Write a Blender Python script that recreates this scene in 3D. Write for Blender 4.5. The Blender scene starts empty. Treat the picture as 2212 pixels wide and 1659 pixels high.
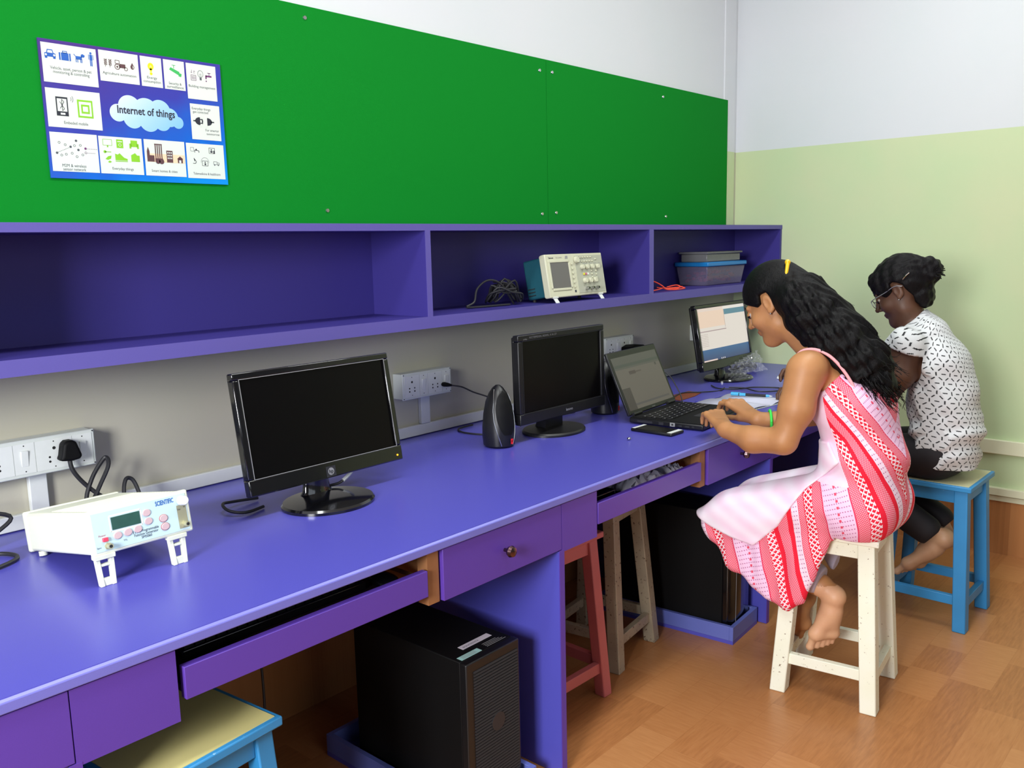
import bpy, math, random
import numpy as np
from mathutils import Vector, Matrix
C = bpy.context.scene.collection
SC = bpy.context.scene
PI = math.pi
random.seed(7)

# ------------------------------------------------------------------ camera, world, light
cam_data = bpy.data.cameras.new('camera')
cam = bpy.data.objects.new('camera', cam_data); C.objects.link(cam)
RW = [[0.65885343, -0.13204294, 0.74059221],
      [-0.75194626, -0.08665744, 0.65350387],
      [-0.02211275, -0.98744881, -0.15638374]]
cam.matrix_world = Matrix(((RW[0][0], -RW[0][1], -RW[0][2], 0.0),
                           (RW[1][0], -RW[1][1], -RW[1][2], -2.05),
                           (RW[2][0], -RW[2][1], -RW[2][2], 1.322),
                           (0, 0, 0, 1)))
cam_data.sensor_fit = 'HORIZONTAL'; cam_data.sensor_width = 36.0
cam_data.lens = 1904.16 / 2212 * 36.0
cam_data.clip_start = 0.02
SC.camera = cam
w = bpy.data.worlds.new('daylight'); SC.world = w; w.use_nodes = True
bg = w.node_tree.nodes['Background']
bg.inputs[0].default_value = (0.75, 0.86, 1.0, 1); bg.inputs[1].default_value = 1.2
SC.view_settings.view_transform = 'Standard'; SC.view_settings.look = 'None'
SC.view_settings.gamma = 1.0; SC.view_settings.use_curve_mapping = False
SC.view_settings.exposure = 0.0
SC.cycles.use_denoising = True
SC.cycles.max_bounces = 6

def area(name, loc, aim, sx, sy, power, col):
    d = bpy.data.lights.new(name, 'AREA'); d.shape = 'RECTANGLE'; d.size = sx; d.size_y = sy
    d.energy = power; d.color = col
    o = bpy.data.objects.new(name, d); C.objects.link(o)
    o.location = loc
    o.rotation_euler = (Vector(aim) - Vector(loc)).to_track_quat('-Z', 'Y').to_euler()
    return o
# daylight through the left window; front opening and overhead lights are added fill
area('window_and_fill_light', (-1.66, -1.75, 1.62), (0.6, -1.05, 0.75), 0.8, 0.9, 128, (0.97, 0.98, 1.0))
area('window_and_fill_light', (0.9, -4.35, 1.75), (1.3, -0.4, 0.9), 2.6, 1.3, 7, (0.9, 0.96, 1.0))  # ambient fill added behind the camera
area('overhead_fill', (0.9, -1.15, 2.85), (0.9, -1.15, 0.0), 1.3, 0.3, 27, (0.95, 1.0, 0.97))  # unseen overhead fill pair, placed to keep the shelf interior shaded
area('overhead_fill', (2.7, -1.2, 2.85), (2.7, -1.2, 0.0), 1.3, 0.3, 23, (0.95, 1.0, 0.97))

# ------------------------------------------------------------------ materials
def lin(h):
    if isinstance(h, str):
        h = h.lstrip('#'); c = [int(h[i:i+2], 16)/255 for i in (0, 2, 4)]
    else:
        c = [v/255 for v in h]
    return tuple((v/12.92 if v <= 0.04045 else ((v+0.055)/1.055)**2.4) for v in c) + (1.0,)

class NT:
    def __init__(s, m): s.t = m.node_tree; s.n = s.t.nodes
    def new(s, ty, **k):
        n = s.n.new(ty)
        for a, b in k.items(): setattr(n, a, b)
        return n
    def put(s, sock, v):
        if isinstance(v, bpy.types.NodeSocket): s.t.links.new(v, sock)
        elif v is not None: sock.default_value = v
    def m(s, op, a, b=None, c=None):
        n = s.new('ShaderNodeMath', operation=op)
        s.put(n.inputs[0], a); s.put(n.inputs[1], b)
        if c is not None: s.put(n.inputs[2], c)
        return n.outputs[0]
    def mix(s, f, a, b):
        n = s.new('ShaderNodeMix', data_type='RGBA')
        s.put(n.inputs[0], f); s.put(n.inputs[6], a); s.put(n.inputs[7], b)
        return n.outputs[2]
    def pos(s):
        return s.new('ShaderNodeTexCoord').outputs['Object']
    def xyz(s, v):
        n = s.new('ShaderNodeSeparateXYZ'); s.put(n.inputs[0], v); return n.outputs
    def comb(s, x, y, z):
        n = s.new('ShaderNodeCombineXYZ')
        for i, v in enumerate((x, y, z)): s.put(n.inputs[i], v)
        return n.outputs[0]
    def noise(s, v, scale, detail=2.0, rough=0.5):
        n = s.new('ShaderNodeTexNoise'); s.put(n.inputs['Vector'], v)
        n.inputs['Scale'].default_value = scale; n.inputs['Detail'].default_value = detail
        n.inputs['Roughness'].default_value = rough
        return n.outputs[0]
    def ramp(s, f, stops, interp='LINEAR'):
        n = s.new('ShaderNodeValToRGB'); s.put(n.inputs[0], f)
        cr = n.color_ramp; cr.interpolation = interp
        while len(cr.elements) > 1: cr.elements.remove(cr.elements[-1])
        cr.elements[0].position = stops[0][0]; cr.elements[0].color = stops[0][1]
        for p, c in stops[1:]:
            e = cr.elements.new(p); e.color = c
        return n.outputs[0]
    def bump(s, h, strength, dist=0.002):
        n = s.new('ShaderNodeBump'); s.put(n.inputs['Height'], h)
        n.inputs['Strength'].default_value = strength; n.inputs['Distance'].default_value = dist
        return n.outputs[0]

def mat(name, col, rough=0.5, metal=0.0, spec=0.5, nz=0.0, nscale=60.0, bump=0.0, emit=None, es=1.0,
        coat=0.0, alpha=None, trans=0.0, sss=0.0, var=None):
    m = bpy.data.materials.new(name); m.use_nodes = True
    t = NT(m); b = t.n['Principled BSDF']
    c = lin(col)
    b.inputs['Roughness'].default_value = rough; b.inputs['Metallic'].default_value = metal
    b.inputs['Specular IOR Level'].default_value = spec
    if coat: b.inputs['Coat Weight'].default_value = coat; b.inputs['Coat Roughness'].default_value = 0.08
    if trans: b.inputs['Transmission Weight'].default_value = trans
    if alpha is not None: b.inputs['Alpha'].default_value = alpha
    if emit: b.inputs['Emission Color'].default_value = lin(emit); b.inputs['Emission Strength'].default_value = es
    if sss:
        b.inputs['Subsurface Weight'].default_value = sss
        b.inputs['Subsurface Radius'].default_value = (0.02, 0.008, 0.004); b.inputs['Subsurface Scale'].default_value = 0.3
    P = t.pos()
    n = t.noise(P, nscale, 3.0)
    c2 = tuple(min(1, v*(1+nz)) for v in c[:3]) + (1,) if var is None else lin(var)
    c1 = tuple(v*(1-nz) for v in c[:3]) + (1,) if var is None else c
    t.put(b.inputs['Base Color'], t.mix(n, c1, c2))
    if bump: t.put(b.inputs['Normal'], t.bump(n, bump))
    return m

M = {}
PURPLE = (104, 84, 200)
M['lam'] = mat('purple_laminate', (82, 82, 184), 0.33, nz=0.10, nscale=900, spec=0.5)
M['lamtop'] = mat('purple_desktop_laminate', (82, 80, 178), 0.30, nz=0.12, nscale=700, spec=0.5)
M['lam_shaded'] = mat('shade_darkened_shelf_laminate', (62, 54, 134), 0.45, nz=0.10, nscale=900, spec=0.3)  # same purple as the desk, darkened to carry the shelf's shade
M['edge_shaded'] = mat('shade_darkened_shelf_edging', (92, 84, 156), 0.45, nz=0.06, nscale=500, spec=0.3)  # edge band darkened the same way for shade
M['edge'] = mat('purple_edge_band', (112, 112, 196), 0.35, nz=0.06, nscale=500)
M['lamfront'] = mat('purple_drawer_laminate', (88, 58, 160), 0.4, nz=0.08, nscale=700)
M['rawwood'] = mat('raw_wood', (146, 98, 60), 0.6, nz=0.22, nscale=40)
M['green'] = mat('green_board_felt', (10, 126, 36), 0.8, nz=0.06, nscale=400, bump=0.1, spec=0.08)
M['white'] = mat('white_plastic', (226, 230, 226), 0.35, nz=0.03)
M['offwhite'] = mat('socket_plastic', (214, 220, 214), 0.4, nz=0.03)
M['black'] = mat('black_plastic', (18, 18, 20), 0.38, nz=0.1)
M['gloss'] = mat('glossy_black_plastic', (12, 12, 15), 0.12, nz=0.1, coat=0.6)
M['matte'] = mat('matte_black', (9, 9, 10), 0.6, nz=0.15, nscale=300, spec=0.2)
M['screen_off'] = mat('dark_screen', (4, 3, 4), 0.28, nz=0.05, spec=0.22)
M['dark'] = mat('dark_metal', (36, 36, 40), 0.5, nz=0.1)
M['metal'] = mat('bright_metal', (200, 200, 200), 0.22, metal=1.0)
M['cable'] = mat('black_cable', (34, 34, 38), 0.5, nz=0.1)
M['grey'] = mat('grey_plastic', (150, 150, 150), 0.4, nz=0.05)
M['ink'] = mat('dark_print', (40, 44, 60), 0.6)
M['holes'] = mat('socket_hole', (30, 30, 30), 0.7)

# ------------------------------------------------------------------ mesh building
class MB:
    def __init__(s): s.v = []; s.f = []; s.m = []
    def add(s, vs, fs, mi=0, T=None):
        o = len(s.v)
        for p in vs:
            p = Vector(p)
            if T is not None: p = T @ p
            s.v.append(tuple(p))
        for f in fs: s.f.append(tuple(i+o for i in f)); s.m.append(mi)
        return s
    def box(s, lo, hi, mi=0, T=None):
        x0, y0, z0 = lo; x1, y1, z1 = hi
        vs = [(x0,y0,z0),(x1,y0,z0),(x1,y1,z0),(x0,y1,z0),(x0,y0,z1),(x1,y0,z1),(x1,y1,z1),(x0,y1,z1)]
        fs = [(0,3,2,1),(4,5,6,7),(0,1,5,4),(1,2,6,5),(2,3,7,6),(3,0,4,7)]
        return s.add(vs, fs, mi, T)
    def hexa(s, b, t, mi=0, T=None):
        return s.add(list(b)+list(t), [(0,3,2,1),(4,5,6,7),(0,1,5,4),(1,2,6,5),(2,3,7,6),(3,0,4,7)], mi, T)
    def prism(s, pts, a, b, axis='z', mi=0, T=None):
        """polygon (ccw) extruded from a to b; axis x: pts=(y,z), y: pts=(x,z), z: pts=(x,y)"""
        def P(p, h):
            return {'x': (h, p[0], p[1]), 'y': (p[0], h, p[1]), 'z': (p[0], p[1], h)}[axis]
        n = len(pts)
        vs = [P(p, a) for p in pts] + [P(p, b) for p in pts]
        fs = [tuple(range(n-1, -1, -1)), tuple(range(n, 2*n))]
        fs += [(i, (i+1) % n, n+(i+1) % n, n+i) for i in range(n)]
        if axis == 'y': fs = [tuple(reversed(f)) for f in fs]
        return s.add(vs, fs, mi, T)
    def cyl(s, p0, p1, r0, r1=None, n=20, mi=0, T=None, caps=True):
        r1 = r0 if r1 is None else r1
        p0, p1 = Vector(p0), Vector(p1); d = (p1-p0).normalized()
        u = d.orthogonal().normalized(); v = d.cross(u)
        vs = []
        for p, r in ((p0, r0), (p1, r1)):
            for i in range(n):
                a = 2*PI*i/n; vs.append(p + u*(r*math.cos(a)) + v*(r*math.sin(a)))
        fs = [(i, (i+1) % n, n+(i+1) % n, n+i) for i in range(n)]
        if caps: fs += [tuple(range(n-1, -1, -1)), tuple(range(n, 2*n))]
        return s.add(vs, fs, mi, T)
    def lathe(s, prof, n=32, mi=0, T=None, sx=1.0, sy=1.0):
        vs = []; fs = []
        for r, z in prof:
            for i in range(n):
                a = 2*PI*i/n; vs.append((r*math.cos(a)*sx, r*math.sin(a)*sy, z))
        for k in range(len(prof)-1):
            for i in range(n):
                j = (i+1) % n; fs.append((k*n+i, k*n+j, (k+1)*n+j, (k+1)*n+i))
        fs.append(tuple(range(n-1, -1, -1))); fs.append(tuple((len(prof)-1)*n+i for i in range(n)))
        return s.add(vs, fs, mi, T)
    def tube(s, path, r, n=8, mi=0, T=None, smooth=4, r1=None):
        P = [Vector(p) for p in path]
        if smooth > 1 and len(P) > 2:
            Q = []
            for i in range(len(P)-1):
                p0 = P[max(i-1, 0)]; p1 = P[i]; p2 = P[i+1]; p3 = P[min(i+2, len(P)-1)]
                for k in range(smooth):
                    t = k/smooth
                    Q.append(0.5*((2*p1)+(p2-p0)*t+(2*p0-5*p1+4*p2-p3)*t*t+(3*p1-p0-3*p2+p3)*t**3))
            Q.append(P[-1]); P = Q
        vs = []; fs = []; u = None
        for i, p in enumerate(P):
            d = (P[min(i+1, len(P)-1)]-P[max(i-1, 0)])
            d = d.normalized() if d.length > 1e-9 else Vector((0, 0, 1))
            u = d.orthogonal().normalized() if u is None else (u-d*u.dot(d)).normalized()
            v = d.cross(u)
            rr = r if r1 is None else r+(r1-r)*i/(len(P)-1)
            for k in range(n):
                a = 2*PI*k/n; vs.append(p+u*(rr*math.cos(a))+v*(rr*math.sin(a)))
        for i in range(len(P)-1):
            for k in range(n):
                j = (k+1) % n; fs.append((i*n+k, i*n+j, (i+1)*n+j, (i+1)*n+k))
        fs.append(tuple(range(n-1, -1, -1))); fs.append(tuple((len(P)-1)*n+k for k in range(n)))
        return s.add(vs, fs, mi, T)
    def ball(s, c, r, n=14, mi=0, T=None):
        r = (r, r, r) if not hasattr(r, '__len__') else r
        vs = []; fs = []; m = n//2
        for i in range(1, m):
            th = PI*i/m
            for k in range(n):
                a = 2*PI*k/n
                vs.append((c[0]+r[0]*math.sin(th)*math.cos(a), c[1]+r[1]*math.sin(th)*math.sin(a), c[2]+r[2]*math.cos(th)))
        top = len(vs); vs.append((c[0], c[1], c[2]+r[2])); bot = len(vs); vs.append((c[0], c[1], c[2]-r[2]))
        for i in range(m-2):
            for k in range(n):
                j = (k+1) % n; fs.append((i*n+k, (i+1)*n+k, (i+1)*n+j, i*n+j))
        for k in range(n):
            j = (k+1) % n; fs.append((top, k, j)); fs.append((bot, (m-2)*n+j, (m-2)*n+k))
        return s.add(vs, fs, mi, T)
    def build(s, name, mats, parent=None, bev=0.0, seg=2, smooth=35, loc=None):
        me = bpy.data.meshes.new(name); me.from_pydata(s.v, [], s.f)
        if not isinstance(mats, (list, tuple)): mats = [mats]
        for x in mats: me.materials.append(M[x] if isinstance(x, str) else x)
        if len(mats) > 1: me.polygons.foreach_set('material_index', s.m)
        me.validate()
        o = bpy.data.objects.new(name, me); C.objects.link(o)
        if smooth:
            me.polygons.foreach_set('use_smooth', [True]*len(me.polygons))
            try: me.set_sharp_from_angle(angle=math.radians(smooth))
            except Exception: pass
        if bev:
            b = o.modifiers.new('bevel', 'BEVEL'); b.width = bev; b.segments = seg; b.limit_method = 'ANGLE'
            b.angle_limit = math.radians(40); b.harden_normals = False
        if parent is not None: o.parent = parent
        if loc is not None: o.location = loc
        return o

def tag(o, label, cat, group=None, kind=None):
    o['label'] = label; o['category'] = cat
    if group: o['group'] = group
    if kind: o['kind'] = kind
    return o
def thing(name, label, cat, loc=(0, 0, 0), rz=0.0, group=None, rot=None):
    o = bpy.data.objects.new(name, None); C.objects.link(o); o.empty_display_size = 0.05
    o.location = loc; o.rotation_euler = rot if rot else (0, 0, rz)
    return tag(o, label, cat, group)
def struct(o, label=None):
    o['kind'] = 'structure'
    if label: o['label'] = label
    return o
def dup(root, loc=None, rz=None, label=None, group=None):
    def cp(o, par):
        c = o.copy(); C.objects.link(c)
        if par is not None: c.parent = par
        for ch in [x for x in bpy.data.objects if x.parent == o and x not in done]:
            done.add(ch); cp(ch, c)
        return c
    done = set(); r = cp(root, None)
    if loc is not None: r.location = loc
    if rz is not None: r.rotation_euler = (0, 0, rz)
    if label: r['label'] = label
    if group: r['group'] = group
    return r

def text_geo(s, size, bold=False):
    cu = bpy.data.curves.new('t', 'FONT'); cu.body = s; cu.size = size; cu.align_x = 'CENTER'; cu.align_y = 'CENTER'
    cu.resolution_u = 2
    if bold: cu.offset = size*0.02
    o = bpy.data.objects.new('t', cu); C.objects.link(o)
    bpy.context.view_layer.update()
    me = bpy.data.meshes.new_from_object(o)
    vs = [tuple(v.co) for v in me.vertices]; fs = [tuple(p.vertices) for p in me.polygons]
    bpy.data.objects.remove(o); bpy.data.curves.remove(cu); bpy.data.meshes.remove(me)
    return vs, fs

class Flat:
    """flat printing on a surface: origin O, unit axes U (right) V (up), normal N; coordinates in metres"""
    def __init__(s, mb, O, U, V, N, d=0.0003):
        s.mb = mb; s.O = Vector(O); s.U = Vector(U); s.V = Vector(V); s.N = Vector(N); s.d = d
    def p(s, u, v, l): return s.O+s.U*u+s.V*v+s.N*(s.d*l)
    def poly(s, pts, mi, l=1):
        n = len(pts); s.mb.add([s.p(a, b, l) for a, b in pts], [tuple(range(n))], mi)
    def rect(s, u0, v0, u1, v1, mi, l=1): s.poly([(u0, v0), (u1, v0), (u1, v1), (u0, v1)], mi, l)
    def disc(s, u, v, r, mi, l=1, ry=None, n=20):
        ry = r if ry is None else ry
        s.poly([(u+r*math.cos(2*PI*i/n), v+ry*math.sin(2*PI*i/n)) for i in range(n)], mi, l)
    def ring(s, u, v, r, t, mi, l=1, n=20, ry=None):
        ry = r if ry is None else ry
        for i in range(n):
            a, b = 2*PI*i/n, 2*PI*(i+1)/n
            s.poly([(u+r*math.cos(a), v+ry*math.sin(a)), (u+r*math.cos(b), v+ry*math.sin(b)),
                    (u+(r-t)*math.cos(b), v+(ry-t)*math.sin(b)), (u+(r-t)*math.cos(a), v+(ry-t)*math.sin(a))], mi, l)
    def line(s, pts, t, mi, l=1):
        for (a, b), (c, d) in zip(pts[:-1], pts[1:]):
            L = math.hypot(c-a, d-b)
            if L < 1e-9: continue
            nx, ny = -(d-b)/L*t/2, (c-a)/L*t/2
            s.poly([(a+nx, b+ny), (a-nx, b-ny), (c-nx, d-ny), (c+nx, d+ny)], mi, l)
    def frame(s, u0, v0, u1, v1, t, mi, l=1):
        s.line([(u0, v0), (u1, v0), (u1, v1), (u0, v1), (u0, v0)], t, mi, l)
    def text(s, st, u, v, size, mi, l=1, w=None, bold=False):
        vs, fs = text_geo(st, size, bold)
        if not vs: return
        k = 1.0
        if w:
            ww = max(a[0] for a in vs)-min(a[0] for a in vs); k = w/ww if ww > 0 else 1
        s.mb.add([s.p(u+a[0]*k, v+a[1], l) for a in vs], fs, mi)

def slab(name, lo, hi, m, parent=None, bev=0.0):
    return MB().box(lo, hi).build(name, m, parent, bev)

# ------------------------------------------------------------------ room shell
XR = 3.983; YB = 0.0; YF = -4.3; XL = -1.6; H = 2.95
def wall_material(l1=(186, 212, 164), l2=(208, 210, 170)):
    m = bpy.data.materials.new('two_tone_wall_paint'); m.use_nodes = True; t = NT(m); b = t.n['Principled BSDF']
    P = t.new('ShaderNodeNewGeometry').outputs['Position']; z = t.xyz(P)[2]
    n = t.noise(P, 3.0, 3.0); fine = t.noise(P, 140.0, 2.0)
    up = t.mix(n, lin((208, 214, 216)), lin((216, 216, 220)))
    lo = t.mix(n, lin(l1), lin(l2))
    f = t.m('GREATER_THAN', z, 1.732)
    t.put(b.inputs['Base Color'], t.mix(f, lo, up)); b.inputs['Roughness'].default_value = 0.6
    b.inputs['Specular IOR Level'].default_value = 0.3
    t.put(b.inputs['Normal'], t.bump(fine, 0.08, 0.001))
    return m
M['wall'] = wall_material()
M['wall_b_shaded'] = wall_material((186, 186, 166), (194, 188, 170))  # same cream paint, greyed to carry the back wall's shade
M['wall_dim'] = mat('low_bounce_wall_paint', (120, 124, 130), 0.8)  # unseen walls, toned darker to cut bounced light
M['ceiling'] = mat('ceiling_paint', (236, 238, 238), 0.8)
def floor_material():
    m = bpy.data.materials.new('wood_print_vinyl'); m.use_nodes = True; t = NT(m); b = t.n['Principled BSDF']
    P = t.pos(); x, y, z = t.xyz(P)
    br = t.new('ShaderNodeTexBrick'); t.put(br.inputs['Vector'], P)
    br.offset = 0.37; br.squash = 0.55; br.squash_frequency = 3
    br.inputs['Scale'].default_value = 1.0
    br.inputs['Brick Width'].default_value = 0.34; br.inputs['Row Height'].default_value = 0.115
    br.inputs['Mortar Size'].default_value = 0.0012; br.inputs['Mortar Smooth'].default_value = 0.6
    br.inputs['Color1'].default_value = (0.15, 0.15, 0.15, 1); br.inputs['Color2'].default_value = (0.95, 0.95, 0.95, 1)
    br.inputs['Mortar'].default_value = (0.3, 0.3, 0.3, 1)
    v = t.comb(t.m('MULTIPLY', x, 6.0), t.m('MULTIPLY', y, 55.0), 0.0)
    g = t.noise(v, 2.2, 4.0, 0.6)
    v2 = t.comb(t.m('MULTIPLY', x, 60.0), t.m('MULTIPLY', y, 7.0), 3.0)
    g2 = t.noise(v2, 2.0, 4.0, 0.6)
    sel = t.m('GREATER_THAN', br.outputs[0], 0.62)
    gg = t.m('ADD', t.m('MULTIPLY', g, t.m('SUBTRACT', 1.0, sel)), t.m('MULTIPLY', g2, sel))
    f = t.m('ADD', t.m('MULTIPLY', br.outputs[0], 0.42), t.m('MULTIPLY', gg, 0.6))
    col = t.ramp(f, [(0.12, lin((136, 84, 46))), (0.5, lin((176, 118, 70))), (0.9, lin((194, 138, 88)))])
    t.put(b.inputs['Base Color'], col); b.inputs['Roughness'].default_value = 0.34
    b.inputs['Specular IOR Level'].default_value = 0.4
    return m
M['floor'] = floor_material()

struct(slab('floor', (XL-0.2, YF-0.2, -0.05), (XR+0.2, 0.2, 0.0), 'floor'))
struct(slab('ceiling', (XL-0.2, YF-0.2, H), (XR+0.2, 0.2, H+0.05), 'ceiling'))
struct(slab('wall_back', (XL-0.2, 0.0, 0.0), (XR+0.2, 0.15, H), 'wall_b_shaded'))
struct(slab('wall_right', (XR, YF, 0.0), (XR+0.15, 0.0, H), 'wall'))
# left wall with a window opening, front wall (behind the photographer) with a wide one added for fill light
lw = MB()
lw.box((XL-0.15, YF, 0), (XL, 0.0, 1.1)).box((XL-0.15, YF, 2.15), (XL, 0.0, H))
lw.box((XL-0.15, YF, 1.1), (XL, -2.2, 2.15)).box((XL-0.15, -1.3, 1.1), (XL, 0.0, 2.15))
struct(lw.build('wall_left', 'wall_dim'))
fw = MB()
fw.box((XL, YF-0.15, 0), (XR, YF, 1.05)).box((XL, YF-0.15, 2.45), (XR, YF, H))
fw.box((XL, YF-0.15, 1.05), (-0.45, YF, 2.45)).box((2.25, YF-0.15, 1.05), (XR, YF, 2.45))
struct(fw.build('wall_front', 'wall_dim'))
wf = MB()
for y0, y1 in ((-2.2, -2.16), (-1.34, -1.3), (-1.77, -1.73)): wf.box((XL-0.1, y0, 1.1), (XL-0.06, y1, 2.15))
for z0 in (1.1, 2.11): wf.box((XL-0.1, -2.16, z0), (XL-0.06, -1.34, z0+0.04))
struct(wf.build('window_1', 'white'))
wf = MB()
for x0 in (-0.45, 0.45, 1.3, 2.2): wf.box((x0, YF-0.1, 1.05), (x0+0.05, YF-0.06, 2.45))
for z0 in (1.05, 2.4): wf.box((-0.4, YF-0.1, z0), (2.2, YF-0.06, z0+0.05))
struct(wf.build('fill_window', 'white'))  # frame of the opening added for the front fill light
# brown vinyl skirting and the two cream ledges on the right wall
M['skirt'] = M['floor']
M['cream'] = mat('cream_paint', (222, 222, 190), 0.5, nz=0.03, nscale=20)
struct(slab('baseboard_right', (XR-0.006, YF, 0.0), (XR+0.001, -0.02, 0.226), 'floor'))
struct(slab('baseboard_back', (XL, -0.005, 0.0), (XR, 0.001, 0.60), 'floor'))
struct(slab('trim_1', (XR-0.018, YF, 0.425), (XR+0.001, -0.0, 0.484), 'cream', bev=0.003))
b_ = MB().box((XR-0.012, YF, 0.226), (XR+0.001, 0.0, 0.248)).box((XR-0.024, YF, 0.252), (XR+0.001, 0.0, 0.284))
struct(b_.build('trim_2', 'cream', bev=0.002))
struct(slab('trim_3', (3.85, -0.007, 1.39), (3.955, 0.001, H), 'wall', bev=0.002))

# ------------------------------------------------------------------ wall shelf and green boards
sh = thing('wall_shelf', 'long purple laminate open wall shelf under the green boards', 'shelf', (2.0, 0, 1.094))
SX0, SX1 = -0.9, XR-0.002
def rel(o, lo): return tuple(a-b for a, b in zip(o, lo))
def wbox(parent, name, lo, hi, m, bev=0.0):
    L = parent.location
    return slab(name, tuple(a-b for a, b in zip(lo, L)), tuple(a-b for a, b in zip(hi, L)), m, parent, bev)
wbox(sh, 'top_board', (SX0, -0.2425, 1.365), (SX1, -0.001, 1.3835), 'lam_shaded')
wbox(sh, 'bottom_board', (SX0, -0.2425, 1.094), (SX1, -0.001, 1.127), 'lam_shaded')
wbox(sh, 'back_panel', (SX0, -0.012, 1.127), (SX1, -0.001, 1.365), 'lam_shaded')
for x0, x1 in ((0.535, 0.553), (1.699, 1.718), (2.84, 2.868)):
    wbox(sh, 'divider', (x0, -0.242, 1.127), (x1, -0.012, 1.365), 'lam_shaded')
wbox(sh, 'end_panel', (SX1-0.018, -0.242, 1.127), (SX1, -0.012, 1.365), 'lam_shaded')
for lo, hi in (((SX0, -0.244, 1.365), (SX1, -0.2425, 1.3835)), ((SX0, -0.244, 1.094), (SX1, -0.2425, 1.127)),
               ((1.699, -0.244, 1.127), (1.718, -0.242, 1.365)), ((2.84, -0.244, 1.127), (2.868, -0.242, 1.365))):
    wbox(sh, 'edge_band', lo, hi, 'edge_shaded')
def board(x0, x1, label, screws):
    g = thing('green_board', label, 'notice board', ((x0+x1)/2, 0, 1.386), group=None)
    wbox(g, 'panel', (x0, -0.010, 1.386), (x1, -0.0005, 1.963), 'green', 0.0008)
    for x, z in screws:
        m = MB().cyl((x-g.location.x, -0.010, z-1.386), (x-g.location.x, -0.0125, z-1.386), 0.0062, 0.005, 14)
        m.build('screw', 'metal', g)
board(-0.9, 2.5305, 'large green notice board carrying the printed poster', [(1.508, 1.932), (1.549, 1.427), (2.495, 1.922), (2.497, 1.428)])
board(2.5325, 3.877, 'smaller green notice board beside the corner of the room', [(2.565, 1.924), (2.578, 1.433), (3.308, 1.918), (3.335, 1.426)])

# ------------------------------------------------------------------ desk
ZD = 0.728; YD = -0.787
dt = thing('worktop', 'long purple laminate worktop running along the back wall', 'desk', (1.8, -0.4, 0.705))
wbox(dt, 'top', (-0.9, YD+0.003, 0.7055), (XR-0.003, -0.002, ZD), 'lamtop')
eb = MB()
ya, yb = YD+0.003, YD-0.003
eb.prism([(ya+0.4, -0.0), (yb+0.4, 0.003), (yb+0.4, 0.0185), (ya+0.4, 0.0228)], -2.7, XR-1.803, 'x')
eb.build('edge_band', 'edge', dt, 0.0015)
def cabinet(x0, w, label, knob=True, side=True, fill=0.15):
    """drawer box hanging under the worktop with an end panel down to the floor and a filler board"""
    g = thing('drawer_cabinet', label, 'drawer cabinet', (x0, -0.4, 0.0), group='drawer cabinets under the worktop')
    yf = -0.775
    def bx(name, lo, hi, m, bev=0.0, par=None):
        return slab(name, (lo[0], lo[1]+0.4, lo[2]), (hi[0], hi[1]+0.4, hi[2]), m, par or g, bev)
    d = bx('drawer', (0.003, yf-0.010, 0.592), (w+0.0125, yf+0.006, 0.7045), 'lamfront', 0.001)
    if knob:
        k = MB().lathe([(0.004, 0), (0.0045, 0.010), (0.011, 0.014), (0.0135, 0.020), (0.011, 0.027), (0.004, 0.030)], 20,
                       T=Matrix.Translation((w/2, yf-0.010+0.4, 0.650)) @ Matrix.Rotation(PI/2, 4, 'X'))
        k.build('knob', 'knob', d)
    bx('drawer_box', (0.02, yf+0.007, 0.60), (w-0.006, -0.25, 0.700), 'rawwood')
    bx('wooden_post', (-0.034, yf-0.002, 0.592), (-0.003, yf+0.028, 0.7045), 'rawwood')
    bx('wooden_runner', (-0.03, yf+0.03, 0.600), (-0.012, -0.2, 0.640), 'rawwood')
    if side:
        o = MB().prism([(yf+0.392, 0.001), (0.35, 0.001), (0.35, 0.7045), (yf+0.407, 0.7045), (yf+0.407, 0.588), (yf+0.392, 0.588)], w+0.004, w+0.022, 'x').build('end_panel', 'lam', g)
        bx('panel_edge_band', (w+0.004, yf-0.0105, 0.001), (w+0.022, yf-0.0082, 0.5905), 'lamfront')
    if fill:
        bx('filler_board', (w+0.0140, yf-0.010, 0.585), (w+0.0235+fill, yf+0.006, 0.7045), 'lamfront')
    return g
M['knob'] = mat('dark_copper_metal', (120, 92, 96), 0.2, metal=1.0)
cabinet(0.06, 0.385, 'purple drawer cabinet at the left edge nearest the camera', fill=0.152)
cabinet(1.203, 0.386, 'purple drawer cabinet with copper knob beside the vented computer tower', fill=0.134)
cabinet(2.312, 0.425, 'purple drawer cabinet in front of the girl in the striped dress', fill=0.12)
cabinet(3.42, 0.40, 'purple drawer cabinet in the corner by the right wall', fill=0.1)
def tray(x0, x1, label):
    g = thing('keyboard_tray', label, 'keyboard tray', (x0, -0.4, 0.60), group=None)
    def bx(name, lo, hi, m, bev=0.0):
        return slab(name, (lo[0]-x0, lo[1]+0.4, lo[2]-0.6), (hi[0]-x0, hi[1]+0.4, hi[2]-0.6), m, g, bev)
    bx('front_panel', (x0, -0.787, 0.617), (x1, -0.771, 0.672), 'lamfront', 0.001)
    bx('shelf_board', (x0+0.004, -0.771, 0.622), (x1-0.004, -0.30, 0.634), 'darkboard')
    return g
M['darkboard'] = mat('dark_board', (36, 20, 30), 0.5, nz=0.2)
tray(0.632, 1.160, 'purple sliding keyboard tray nearest the camera')
tray(1.750, 2.270, 'purple sliding keyboard tray above the pale worn stool')
tray(2.888, 3.375, 'purple sliding keyboard tray in front of the person with glasses')
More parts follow.
